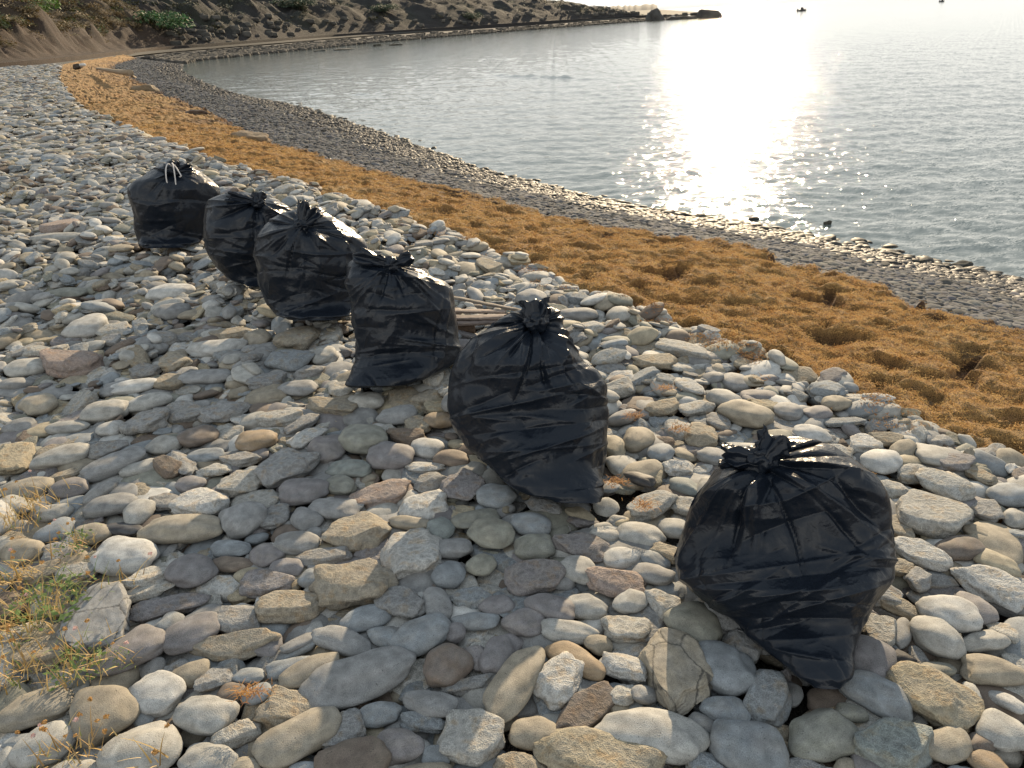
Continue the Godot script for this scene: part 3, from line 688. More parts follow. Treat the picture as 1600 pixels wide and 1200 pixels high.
# ---------------------------------------------------------------- the bags
# rows: outline [y, left, right] from the top down; the bag gets its own place on the ground, its real size and depth
func build_bag(label: String, rows: Array, knot: Vector2, ears: Array, sd: int, nu: int, nv: int, deep: float, slant: float, seat: float, own := []) -> void:
	rng.seed = sd
	var last: Array = rows[rows.size() - 1]
	var p0 := ground((last[1] + last[2]) * 0.5, seat, 0.03)
	var mid_row: Array = rows[rows.size() / 2]
	var away := ray((mid_row[1] + mid_row[2]) * 0.5, mid_row[0])
	var on := func(x: float, y: float) -> Vector3:
		var d := ray(x, y)
		var tp := away.dot(p0 - EYE) / away.dot(d); var tg := (0.05 - EYE.y) / minf(d.y, -0.02)
		var q := clampf(0.5 + 0.5 * (tg - tp) / 0.12, 0.0, 1.0)
		return EYE + d * (lerpf(tg, tp, q) - 0.12 * q * (1.0 - q))
	var right: Vector3 = (on.call(mid_row[2], mid_row[0]) - on.call(mid_row[1], mid_row[0])).normalized()
	var up := right.cross(away).normalized()
	if up.y < 0: up = -up
	var kn: Vector3 = on.call(knot.x, knot.y)
	var off := float(sd) * 3.7
	var v := PackedVector3Array()
	var widest := 0.0
	for r in rows: widest = maxf(widest, (on.call(r[2], r[0]) - on.call(r[1], r[0])).length() * 0.5)
	var kdepth := 0.0
	# creases: [X, Y, cos, sin, half length, half width, height, bend, side]
	var creases := []
	for side in [0, 1]:
		for k in 30:      # pleats from the knot
			var an := rng.randf() * TAU; var d0 := rng.randf_range(0.05, 0.19); var ln := rng.randf_range(0.08, 0.26)
			creases.append([sin(an) * d0, -cos(an) * d0, sin(an), -cos(an), ln, rng.randf_range(0.005, 0.013), rng.randf_range(0.010, 0.026) * (1.0 if k % 3 else -1.3), rng.randf_range(-.8, .8), side])
		for k in 24:      # taut lines across the belly
			var an := atan(slant) + rng.randfn(0.0, 0.22); var ln := rng.randf_range(0.07, 0.30)
			creases.append([rng.randf_range(-1, 1) * widest, -rng.randf_range(0.14, 0.62), cos(an), sin(an), ln, rng.randf_range(0.005, 0.016), rng.randf_range(0.006, 0.017) * (1.0 if k % 2 else -1.0), rng.randf_range(-.7, .7), side])
		for k in 60:      # crumples
			var an := rng.randf() * TAU
			creases.append([rng.randf_range(-1.1, 1.1) * widest, -rng.randf_range(-0.05, 0.62), cos(an), sin(an), rng.randf_range(0.02, 0.07), rng.randf_range(0.005, 0.010), rng.randf_range(0.003, 0.009) * (1.0 if k % 2 else -1.0), rng.randf_range(-3, 3), side])
	for e in own:
		var q0: Vector3 = on.call(e[0], e[1]) - kn; var q1: Vector3 = on.call(e[2], e[3]) - kn
		var m0 := Vector2(q0.dot(right), q0.dot(up)); var m1 := Vector2(q1.dot(right), q1.dot(up)); var dv := (m1 - m0).normalized()
		creases.append([(m0.x + m1.x) * 0.5, (m0.y + m1.y) * 0.5, dv.x, dv.y, m0.distance_to(m1) * 0.62, e[4], e[5], 0.0, 0])
	for j in nv:
		var f := (rows.size() - 1.0) * j / (nv - 1.0)
		var i := mini(int(f), rows.size() - 2); var t := f - i
		var ra: Array = rows[maxi(i - 1, 0)]; var rb: Array = rows[i]; var rc: Array = rows[i + 1]; var rd: Array = rows[mini(i + 2, rows.size() - 1)]
		var y := lerpf(rb[0], rc[0], t)
		var l := cubic_interpolate(rb[1], rc[1], ra[1], rd[1], t); var r := cubic_interpolate(rb[2], rc[2], ra[2], rd[2], t)
		var L: Vector3 = on.call(l, y); var R: Vector3 = on.call(r, y)
		var c := (L + R) * 0.5; var a := (R - L).length() * 0.5
		var b := deep * minf(a, widest * 0.9) * (1.0 - 0.12 * sin(f))
		if absf(y - knot.y) < 6.0: kdepth = b
		for k in nu:
			var th := TAU * k / nu
			var cx := cos(th); var sx := sin(th)
			var o := right * cx * a + away * sx * b
			o *= 1.0 / pow(pow(absf(cx), 2.3) + pow(absf(sx), 2.3), 1.0 / 2.3)
			var p := c + o
			var nrm := (right * cx * b + away * sx * a).normalized()
			# folds: pleats that run to the knot, slack creases across the belly, dents, crinkle
			var X := (p - kn).dot(right); var Y := (p - kn).dot(up)
			var side := 0.0 if sx < 0.0 else 31.0
			var dk := sqrt(X * X + Y * Y + 1e-5)
			var an := atan2(X, -Y)
			var pl := rz.get_noise_3d(an * 1.2 + off, dk * 0.8 + side, side) * 0.016 + nz.get_noise_3d(an * 1.6 + off, dk * 2.0, side + 5.0) * 0.014
			var disp := pl * ss(0.01, 0.09, dk) * exp(-dk / (widest * 0.95))
			disp -= 0.03 * exp(-dk * dk / 0.004) * ss(0.0, 0.02, a - 0.05)
			var sd_ := 0 if sx < 0.0 else 1
			for e in creases:
				if e[8] != sd_: continue
				var ex: float = X - e[0]; var ey: float = Y - e[1]
				var al: float = ex * e[2] + ey * e[3]
				if absf(al) > e[4]: continue
				var pe: float = ey * e[2] - ex * e[3] + e[7] * al * al
				if absf(pe) > 4.0 * e[5]: continue
				var en: float = al / e[4]
				disp += e[6] * exp(-absf(pe) / e[5]) * (1.0 - en * en)
			disp += nz.get_noise_3dv(p * 5.0 + Vector3(0, off, 0)) * 0.024 + nz.get_noise_3dv(p * 11.0 + Vector3(0, 0, off)) * 0.006
			disp += rz.get_noise_3dv(p * 9.0 + Vector3(off, 0, 9)) * 0.003
			p += nrm * disp * minf(1.0, a / 0.08) * (0.45 + 0.55 * absf(sx))
			p.y = maxf(p.y, 0.012 + 0.02 * nz.get_noise_2d(p.x * 9.0, p.z * 9.0))
			v.append(p)
	var ix := grid_index(nu, nv, true)
	var top := Vector3.ZERO; var bot := Vector3.ZERO
	for k in nu:
		top += v[k] / nu; bot += v[(nv - 1) * nu + k] / nu
	v.append(top); v.append(bot)
	for k in nu:
		ix.append_array([v.size() - 2, (k + 1) % nu, k])
		ix.append_array([v.size() - 1, (nv - 1) * nu + k, (nv - 1) * nu + (k + 1) % nu])
	var base := p0 + away * widest * 0.5
	base.y = 0.0
	for k in v.size(): v[k] -= base
	var o := root("rubbish_bag", base)
	tag(o, label, "rubbish bag", "black rubbish bags standing in a row")
	put("bag_body", finish(v, ix, null, true), M.bag, o)
	# the knot
	var kp := kn - away * kdepth * 0.85 - base
	var src := unit_ball(14)
	var kv := PackedVector3Array()
	for d in src[0]:
		var dd: Vector3 = d
		var p := dd * (1.0 + 0.16 * rz.get_noise_3dv(dd * 1.0 + Vector3(off, 0, 0)) + 0.16 * nz.get_noise_3dv(dd * 1.8 + Vector3(0, off, 0)) + 0.10 * sin(3.0 * atan2(dd.y, dd.x) + 7.0 * dd.z + off))
		kv.append(kp + right * p.x * 0.042 + up * p.y * 0.036 + away * p.z * 0.040)
	put("knot", finish(kv, src[1].duplicate(), null, true), M.bag, o)
	if sd == 16:
		for k in 3:
			var pts := []
			for q in 9:
				var t := q / 8.0
				pts.append(kp - away * (0.055 + 0.05 * sin(t * 2.4) + 0.02 * t) + right * ([-0.05, 0.015, 0.06][k] * sin(t * 2.2) - 0.012) + up * (0.03 - [0.13, 0.17, 0.10][k] * t * t + 0.03 * sin(t * 5.0 + k)))
			put("string", tube(pts, 0.005), plain(Color(0.45, 0.43, 0.42), 0.6), o)
	# loose ends: folded lobes of film
	for e in ears:
		var dirn := right * cos(deg_to_rad(e[0])) + up * sin(deg_to_rad(e[0]))
		var acr := dirn.cross(away).normalized()
		var lv := PackedVector3Array(); var o2 := rng.randf() * 50.0
		for d in src[0]:
			var dd: Vector3 = d
			dd *= pow(1.0 / maxf(absf(dd.x), maxf(absf(dd.y), absf(dd.z))), 0.7)
			var t := dd.x * 0.5 + 0.5
			var fold := 1.0 + 0.30 * nz.get_noise_2d(dd.y * 1.8 + o2, t * 0.8) + 0.22 * rz.get_noise_2d(dd.y * 1.0 + o2, dd.z * 0.8)
			var tipw := 0.45 + 0.55 * t
			lv.append(kp + dirn * (t * e[1] * (1.0 + 0.16 * nz.get_noise_2d(dd.y * 1.3 + o2, 7.0)) - 0.01) + acr * dd.y * e[2] * 0.8 * tipw * (0.85 + 0.3 * nz.get_noise_2d(t * 3.0 + o2, dd.z)) + away * (dd.z * 0.022 * fold * (1.2 - 0.6 * t) + 0.014 * sin(dd.y * 4.0 + o2) * t - 0.02 * e[3] * t))
		put("loose_end", finish(lv, src[1].duplicate(), null, true), M.bag, o)

func build_bags() -> void:
	build_bag("fat nearest black bag, knot at its upper left, narrow corner pointing down at the viewer",
		[[684, 1222, 1256], [694, 1168, 1288], [706, 1148, 1308], [722, 1130, 1335], [742, 1112, 1358], [762, 1095, 1378], [785, 1080, 1391], [815, 1070, 1394], [850, 1062, 1395], [880, 1057, 1391], [902, 1060, 1388], [925, 1084, 1374], [948, 1116, 1360], [972, 1152, 1350], [1000, 1176, 1338], [1030, 1210, 1330], [1056, 1243, 1324], [1074, 1272, 1310]],
		Vector2(1190, 728), [[170, 0.12, 0.055, .5], [50, 0.10, 0.08, .6]], 11, 360, 270, 0.76, 0.18, 965.0,
		[[1205, 738, 1300, 742, .02, -.03], [1296, 742, 1393, 850, .02, -.035], [1225, 792, 1300, 755, .012, .022], [1150, 805, 1225, 790, .012, .016], [1180, 738, 1085, 800, .012, .022], [1195, 750, 1150, 812, .012, .022], [1203, 750, 1190, 800, .02, -.03], [1070, 905, 1385, 860, .014, .014], [1078, 915, 1390, 885, .012, -.014], [1100, 940, 1370, 905, .012, .012], [1130, 962, 1350, 960, .012, -.012], [1062, 880, 1110, 935, .02, .02], [1180, 1000, 1330, 985, .012, .012]])
	build_bag("tall black bag second from the front, gathered into a deep pleated neck",
		[[478, 838, 862], [488, 806, 868], [500, 780, 872], [515, 760, 878], [535, 738, 893], [556, 716, 905], [580, 702, 932], [605, 699, 947], [635, 700, 949], [665, 710, 948], [690, 727, 946], [712, 746, 945], [735, 770, 943], [755, 790, 943], [772, 822, 941], [783, 862, 936]],
		Vector2(838, 508), [[96, 0.10, 0.09, .4], [62, 0.08, 0.05, .3]], 12, 320, 250, 0.76, 0.25, 725.0,
		[[846, 512, 850, 610, .03, -.05], [818, 515, 812, 605, .014, .024], [874, 515, 880, 600, .014, .024], [800, 520, 725, 565, .012, .016], [845, 612, 900, 600, .012, .02], [898, 600, 946, 628, .012, .02], [705, 655, 945, 600, .014, .012], [715, 680, 940, 655, .012, -.012], [740, 705, 932, 690, .012, .012], [760, 520, 702, 620, .02, -.02]])
	build_bag("upright slack black bag third from the front, flat flap spread at its lower left",
		[[402, 556, 630], [412, 543, 642], [424, 541, 664], [438, 542, 694], [452, 544, 705], [478, 547, 711], [508, 550, 716], [535, 553, 718], [556, 556, 719], [572, 554, 704], [588, 549, 676], [600, 547, 640], [604, 550, 615]],
		Vector2(612, 416), [[20, 0.11, 0.05, .4], [165, 0.19, 0.055, .3]], 13, 250, 200, 0.74, -0.15, 588.0,
		[[560, 420, 700, 450, .012, .02], [600, 425, 575, 500, .012, .02], [615, 425, 640, 470, .02, -.03], [700, 455, 690, 560, .012, .02], [690, 470, 675, 570, .012, -.02], [553, 575, 640, 560, .012, .015], [640, 440, 690, 500, .012, .015]])
	build_bag("round black bag fourth from the front with a thick twisted knot",
		[[325, 466, 500], [334, 442, 510], [346, 424, 534], [362, 409, 557], [382, 401, 571], [402, 399, 578], [425, 402, 577], [446, 407, 571], [464, 414, 564], [480, 424, 560], [491, 436, 556], [498, 455, 535]],
		Vector2(472, 356), [[80, 0.15, 0.06, .4], [45, 0.14, 0.06, .3], [-85, 0.10, 0.05, .6]], 14, 240, 190, 0.78, 0.05, 491.0,
		[[472, 365, 478, 430, .02, -.035], [455, 360, 450, 420, .012, .02], [495, 365, 500, 420, .012, .02], [520, 350, 560, 420, .012, .02], [540, 380, 530, 460, .012, .016]])
	build_bag("low rounded black bag second farthest in the row, half hidden by the next one",
		[[300, 358, 384], [306, 341, 408], [316, 326, 440], [328, 320, 455], [346, 317, 460], [370, 318, 460], [396, 325, 452], [418, 340, 442], [436, 360, 432], [447, 388, 418]],
		Vector2(403, 318), [[80, 0.08, 0.07, .4], [168, 0.2, 0.05, .3]], 15, 180, 140, 0.78, -0.1, 442.0)
	build_bag("farthest black bag in the row, closed with a pale string",
		[[252, 262, 286], [262, 241, 302], [274, 224, 322], [287, 207, 338], [298, 200, 343], [313, 203, 342], [330, 207, 335], [350, 210, 327], [367, 213, 320], [379, 217, 310], [386, 230, 290]],
		Vector2(272, 268), [[75, 0.09, 0.05, .4], [15, 0.15, 0.05, .4], [170, 0.08, 0.05, .3]], 16, 180, 140, 0.78, 0.0, 384.0)
func tube(pts: Array, r: float, r2 := -1.0) -> ArrayMesh:
	var v := PackedVector3Array(); var n := 7
	for q in pts.size():
		var d: Vector3 = (pts[mini(q + 1, pts.size() - 1)] - pts[maxi(q - 1, 0)]).normalized()
		var a := d.cross(Vector3(0.3, 0.2, 1)).normalized(); var b := d.cross(a)
		var rr := r if r2 < 0.0 else lerpf(r, r2, q / (pts.size() - 1.0))
		for k in n: v.append(pts[q] + (a * cos(TAU * k / n) + b * sin(TAU * k / n)) * rr)
	var ix := grid_index(n, pts.size(), true)
	for k in range(1, n - 1):
		ix.append_array([0, k + 1, k])
		var e := (pts.size() - 1) * n
		ix.append_array([e, e + k, e + k + 1])
	return finish(v, ix, null, true)

# ---------------------------------------------------------------- hill and far shore
func hill_point(t: float, d: float) -> Vector3:
	# t along the shore (0 left and near .. 1 the point), d metres inland
	var hb := [Vector2(-62, -5), Vector2(-52, -36), Vector2(-45, -52), Vector2(-39, -64), Vector2(-38.5, -74), Vector2(-40.5, -88), Vector2(-43, -104), Vector2(-40, -114), Vector2(-35, -130), Vector2(-26, -158), Vector2(6, -207), Vector2(38, -245), Vector2(62, -249)]
	var c := PackedVector2Array(hb)
	var u := t * (c.size() - 1.01)
	var p := spline(c, u); var q := spline(c, u + 0.02)
	var tan_ := (q - p).normalized(); var n := Vector2(tan_.y, -tan_.x)
	if n.dot(p - Vector2(30, -120)) < 0: n = -n
	var w := p + n * d
	var left := 1.0 - ss(0.50, 0.60, t)
	var bluff := left * (2.6 + 1.2 * nz.get_noise_1d(t * 31.0)) * ss(0.5, 3.4 + 2.4 * fz.get_noise_2d(t * 30.0 + 5.0, d * 0.35), d)
	var cap := lerpf(34.0, 6.0, ss(0.6, 0.87, t)) * (1.0 - ss(0.87, 0.945, t) * 0.96)
	var slope := lerpf(0.36, 0.75, ss(0.48, 0.62, t))
	var rise := cap * (1.0 - exp(-maxf(0.0, d - 3.0 * left) * slope / cap))
	var y := 0.25 + bluff + rise
	var far := Vector3(w.x, y, w.y)
	var rough := ss(0.0, 6.0, d)
	y += rough * (1.3 * fz.get_noise_3dv(far * 0.06) * minf(3.0, cap * 0.16) + 0.5 * rz.get_noise_2d(t * 90.0, d * 0.05) * (1.0 - left * 0.85))
	y += left * ss(0.3, 2.0, d) * 0.35 * fz.get_noise_3dv(far * 0.9) + ss(0.0, 2.0, d) * (0.35 * fz.get_noise_3dv(far * 0.4) + 0.25 * rz.get_noise_3dv(far * 0.25))
	y = lerpf(y, -1.15 + 0.5 * nz.get_noise_1d(t * 160.0), ss(0.925, 0.955, t))
	return Vector3(w.x, y, w.y)

func build_hill() -> void:
	var nu := 520; var nv := 90
	var v := PackedVector3Array(); var c := PackedColorArray()
	for j in nv:
		var d := 95.0 * pow(j / (nv - 1.0), 1.9) - 1.0
		for i in nu:
			var t := i / (nu - 1.0)
			var p := hill_point(t, d)
			if j == 0: p.y = -1.6
			v.append(p)
			var f := 0.5 + fz.get_noise_3dv(p * 0.09); var g := 0.5 + fz.get_noise_3dv(p * 0.35 + Vector3(50, 0, 0))
			var straw := Color(0.20, 0.135, 0.068).lerp(Color(0.13, 0.095, 0.055), g)
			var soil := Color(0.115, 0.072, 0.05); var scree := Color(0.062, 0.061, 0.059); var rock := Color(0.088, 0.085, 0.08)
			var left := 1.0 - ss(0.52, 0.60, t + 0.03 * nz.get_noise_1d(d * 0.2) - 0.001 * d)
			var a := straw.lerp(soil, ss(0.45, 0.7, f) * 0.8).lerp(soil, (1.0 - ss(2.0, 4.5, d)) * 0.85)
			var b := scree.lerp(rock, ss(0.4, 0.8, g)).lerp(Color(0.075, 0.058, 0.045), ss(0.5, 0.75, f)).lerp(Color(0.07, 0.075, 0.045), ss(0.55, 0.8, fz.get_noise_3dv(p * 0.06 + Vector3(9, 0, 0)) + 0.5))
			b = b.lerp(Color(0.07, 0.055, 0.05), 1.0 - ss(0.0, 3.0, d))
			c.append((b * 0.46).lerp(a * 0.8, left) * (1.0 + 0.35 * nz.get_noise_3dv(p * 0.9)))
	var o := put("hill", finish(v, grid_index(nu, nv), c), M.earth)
	tag(o, "dry scrubby hillside with an eroded earth bank curving round the bay", "", "", "structure")
	# scrub: two bright bushes on the near slope, dark ones beyond
	for e in [[40, 18, 3.6, 2.0, 1, "bright green bush high on the dry slope, at the frame corner"], [240, 42, 4.8, 2.0, 2, "long green bush hugging the slope above the earth bank"], [560, 6, 5.0, 2.0, 0, "dark green thicket on the shaded hillside above the middle shore"],
			[650, 14, 4.0, 1.6, 0, "dark bush beside the pale gully on the shaded hillside"], [600, 20, 3.5, 1.5, 0, "low dark bush near the foot of the pale gully"], [470, 8, 4.5, 1.8, 0, "broad dark bush on the scree slope, nearest of the shaded ones"], [735, 28, 3.6, 1.6, 0, "dark bush low above the far shore rocks"], [820, 14, 4.0, 1.5, 0, "farthest dark bush on the ridge toward the point"]]:
		bush(hill_hit(e[0], e[1]), e[2], e[3], e[4], e[5])
	# general low scrub and loose rock on the slope
	rng.seed = 303
	var tuft := leaf_ball(60, 0.16, Color(1, 1, 1), 1.0)
	var tf := []; var cl := []; var rt := []; var rc := []
	for k in 2600:
		var t := rng.randf_range(0.12, 0.97); var d := 2.0 + 70.0 * pow(rng.randf(), 1.6)
		if fz.get_noise_2d(t * 60.0, d * 0.12) < -0.02: continue
		var p := hill_point(t, d); var s := rng.randf_range(0.25, 0.75) * (1.4 if t > 0.56 else 0.7)
		tf.append(Transform3D(Basis(Vector3.UP, rng.randf() * TAU).scaled(Vector3(s * 1.3, s * 0.7, s * 1.3)), p))
		cl.append(Color(0.04, 0.05, 0.028).lerp(Color(0.085, 0.075, 0.045), rng.randf()) if t > 0.56 else Color(0.24, 0.16, 0.07).lerp(Color(0.14, 0.11, 0.045), rng.randf()))
	for k in 5200:
		var t := rng.randf_range(0.12, 0.57); var d := 3.0 + 50.0 * pow(rng.randf(), 1.4)
		var p := hill_point(t, d); var s := rng.randf_range(0.3, 0.75)
		tf.append(Transform3D(Basis(Vector3.UP, rng.randf() * TAU).scaled(Vector3(s * 1.3, s * 0.8, s * 1.3)), p))
		cl.append(Color(0.23, 0.155, 0.075).lerp(Color(0.13, 0.10, 0.05), rng.randf()) if rng.randf() < 0.85 else Color(0.08, 0.10, 0.035))
	var boulder := stone_mesh(4, 1, 1, 1, "rough", Color(1, 1, 1), 1901)
	for k in 450:
		var t := rng.randf_range(0.56, 1.0); var d := rng.randf_range(-1.5, 3.0) if k % 3 else 3.0 + 30.0 * pow(rng.randf(), 2.0)
		var p := hill_point(t, maxf(d, 0.0)); var s := rng.randf_range(0.2, 0.75)
		if d < 0.5:
			p.y = lerpf(SEA, 0.2, inverse_lerp(-3.0, 1.0, d))
		rt.append(Transform3D(Basis(Vector3.UP, rng.randf() * TAU).scaled(Vector3(s * 1.3, s * 0.7, s)), p)); rc.append(Color(0.10, 0.095, 0.085) * rng.randf_range(0.5, 1.3))
	var mass := root("hillside_scrub")
	tag(mass, "low dry scrub scattered over the hillside", "", "", "stuff")
	multi(tuft, tf, cl, M.leaf, mass, "scrub")
	var mr := root("shore_rocks")
	tag(mr, "dark rocks and rubble along the foot of the hill", "", "", "stuff")
	multi(boulder, rt, rc, M.rough, mr, "rubble")
	# dark rock belt at the far water line
	rng.seed = 99
	rt = []; rc = []
	for k in 2600:
		var t := rng.randf_range(18.4, 25.0); var a := spline(K2, t); var b := spline(W, t)
		var s := pow(rng.randf(), 0.6) * 1.02; var p := a.lerp(b, s)
		var z := rng.randf_range(0.18, 0.55)
		rt.append(Transform3D(Basis(Vector3.UP, rng.randf() * TAU).scaled(Vector3(z * 1.3, z * 0.6, z)), Vector3(p.x, shingle_y(s) + 0.05, p.y))); rc.append(Color(0.075, 0.07, 0.062) * rng.randf_range(0.5, 1.5))
	multi(boulder, rt, rc, M.rough, mr, "rubble")
	# rocks of the point, each a thing
	for e in [[1108, 24, 3.4, 1.9, "tall pointed rock standing in the sea at the end of the headland"], [1122, 26, 1.6, 1.1, "small sharp rock at the seaward tip of the headland"], [1082, 27, 3.0, 0.7, "low flat rock ledge joining the pointed rock to the headland"], [1055, 28, 3.0, 0.7, "long low reef rock below the end of the headland"], [1024, 26, 3.2, 1.9, "rounded dark rock where the headland runs out"]]:
		var p := ground(e[0], 30.5, SEA)
		p = EYE + (p - EYE).normalized() * 245.0; p.y = SEA
		var st := put("sea_rock", stone_mesh(10, e[2], e[3] * 1.6, e[2] * 0.8, "rough", Color(.07, .065, .06), 2000 + int(e[0])), M.rough, null, p)
		tag(st, e[4], "rock", "rocks off the headland")
	# second, hazier headland beyond
	var hv := PackedVector3Array(); var hn := 60; var hm := 10
	for j in hm:
		for i in hn:
			var x := i / (hn - 1.0); var d := ray(lerpf(930.0, 1037.0, x), 20.0)
			d.y = 0; d = d.normalized()
			var e := minf(1.0, (1.0 - x) * 9.0)
			var hh := (7.0 + 0.8 * nz.get_noise_1d(x * 14.0)) * pow(e, 0.6) * sin(PI * j / (hm - 1.0))
			if x > 0.9: hh *= 0.45
			hv.append(d * (640.0 + 90.0 * j / (hm - 1.0)) + Vector3(0, SEA - 0.3 + hh, 0))
	tag(put("far_headland", finish(hv, grid_index(hn, hm)), plain(Color(0.09, 0.085, 0.08), 0.9)), "low grey headland far beyond the first point", "", "", "structure")

func hill_hit(x: float, y: float) -> Vector3:
	var d := ray(x, y); var best := Vector3.ZERO; var bd := 9.0
	for i in 260:
		for j in 46:
			var p := hill_point(i / 259.0, 1.5 * j + 0.5)
			var q := (p - EYE).normalized().distance_to(d)
			if q < bd: bd = q; best = p
	return best

func leaf_ball(n: int, size: float, col: Color, r: float) -> ArrayMesh:
	var v := PackedVector3Array(); var ix := PackedInt32Array(); var c := PackedColorArray()
	for k in n:
		var d := Vector3(rng.randf_range(-1, 1), rng.randf_range(-0.1, 1), rng.randf_range(-1, 1))
		if d.length() > 1.0: d = d.normalized() * rng.randf_range(0.6, 1.0)
		var p := d * r
		var a := Vector3(rng.randf_range(-1, 1), rng.randf_range(-1, 1), rng.randf_range(-1, 1)).normalized()
		var b := a.cross(Vector3(rng.randf(), 1, rng.randf())).normalized()
		var s := v.size(); var z := size * rng.randf_range(0.6, 1.4)
		v.append_array([p - a * z, p + b * z * 0.45, p + a * z, p - b * z * 0.45])
		ix.append_array([s, s + 1, s + 2, s, s + 2, s + 3])
		var q := col * rng.randf_range(0.7, 1.3); q.a = 1.0
		c.append_array([q, q, q, q])
	return finish(v, ix, c, true)

func bush(at: Vector3, w: float, h: float, tone: int, label: String) -> void:
	rng.seed = int(at.x * 10.0) + 5000
	var o := root("bush", at)
	tag(o, label, "bush", "bushes on the hillside")
	var col: Color = [Color(0.035, 0.05, 0.026), Color(0.11, 0.20, 0.03), Color(0.04, 0.095, 0.026)][tone]
	var v := PackedVector3Array(); var ix := PackedInt32Array(); var c := PackedColorArray()
	for k in 9:
		var m := leaf_ball(260, 0.13, col * rng.randf_range(0.75, 1.25), 1.0).surface_get_arrays(0)
		var at2 := Vector3(rng.randf_range(-.75, .75) * w, rng.randf_range(-0.1, 0.35) * h, rng.randf_range(-.35, .35) * w)
		var r := rng.randf_range(0.3, 0.5); var s := v.size()
		for q in m[Mesh.ARRAY_VERTEX]: v.append(at2 + Vector3(q.x * w * r, q.y * h * r * 1.8, q.z * w * r))
		for q in m[Mesh.ARRAY_INDEX]: ix.append(q + s)
		c.append_array(m[Mesh.ARRAY_COLOR])
	put("foliage", finish(v, ix, c, true), M.leaf, o)
	put("stem", tube([Vector3(0, -0.4, 0), Vector3(0.1, h * 0.3, 0.05), Vector3(0.2, h * 0.7, 0)], 0.07, 0.03), plain(Color(0.08, 0.06, 0.04)), o)

# ---------------------------------------------------------------- small things
func blade(v: PackedVector3Array, ix: PackedInt32Array, c: PackedColorArray, at: Vector3, dir: Vector3, ln: float, w: float, bend: float, col: Color) -> Vector3:
	var side := dir.cross(Vector3.UP).normalized()
	if side.length() < 0.5: side = Vector3.RIGHT
	var s := v.size(); var p := at; var d := dir
	for q in 6:
		var t := q / 5.0
		var ww := w * (1.0 - t * 0.85)
		v.append(p - side * ww); v.append(p + side * ww)
		var k := col * (0.8 + 0.4 * t); k.a = 1.0
		c.append(k); c.append(k)
		if q: ix.append_array([s + q * 2 - 2, s + q * 2 - 1, s + q * 2, s + q * 2 - 1, s + q * 2 + 1, s + q * 2])
		p += d * ln / 5.0
		d = (d + Vector3(dir.x, -0.5, dir.z) * bend * 0.2).normalized()
	return p

func tuft(x: float, y: float, r: float, h: float, nb: int, nh: int, green: float, label: String) -> void:
	rng.seed = int(x * 31.0 + y * 7.0)
	var at := ground(x, y, 0.02)
	r *= 1.15; h *= 0.85; nb = int(nb * 0.65)
	var o := root("grass_tuft", at)
	tag(o, label, "grass tuft", "dry plants growing between the stones")
	var v := PackedVector3Array(); var ix := PackedInt32Array(); var c := PackedColorArray()
	for k in nb:
		var p := Vector3(rng.randfn(0, 0.45) * r, rng.randf_range(-.03, .02), rng.randfn(0, 0.45) * r)
		var d := Vector3(rng.randf_range(-1, 1), rng.randf_range(0.3, 1.4), rng.randf_range(-1, 1)).normalized()
		var col := Color(0.44, 0.27, 0.08).lerp(Color(0.56, 0.40, 0.17), rng.randf())
		if rng.randf() < green: col = Color(0.11, 0.17, 0.035).lerp(Color(0.22, 0.24, 0.06), rng.randf())
		if nb < 60:
			v = PackedVector3Array(); ix = PackedInt32Array(); c = PackedColorArray()
		blade(v, ix, c, p, d, h * rng.randf_range(0.4, 1.0), rng.randf_range(0.001, 0.0026), rng.randf_range(0.0, 1.4), col)
		if nb < 60: put("blade", finish(v, ix, c), M.leaf, o)
	if nb >= 60: put("grass_foliage", finish(v, ix, c), M.leaf, o)
	for k in nh:
		var bv := PackedVector3Array(); var bi := PackedInt32Array(); var bc := PackedColorArray()
		var p := Vector3(rng.randfn(0, 0.4) * r, 0, rng.randfn(0, 0.4) * r)
		var d := Vector3(rng.randf_range(-.6, .6), 1, rng.randf_range(-.6, .6)).normalized()
		var tip := blade(bv, bi, bc, p, d, h * rng.randf_range(0.9, 1.5), 0.0022, 0.3, Color(0.30, 0.19, 0.08))
		var st := put("stem", finish(bv, bi, bc), M.leaf, o)
		var hv := leaf_ball(34, 0.35, Color(0.40, 0.22, 0.07) if rng.randf() < 0.75 else Color(0.55, 0.36, 0.33), 0.6)
		var hd := put("seed_head", hv, M.leaf, st, tip)
		hd.scale = Vector3.ONE * rng.randf_range(0.007, 0.012)
	if green > 0.2:
		var lv := leaf_ball(int(170 * green), 0.10, Color(0.10, 0.15, 0.035), 1.0)
		var lf := put("leaves", lv, M.leaf, o)
		lf.scale = Vector3(r * 0.9, 0.05, r * 0.9)

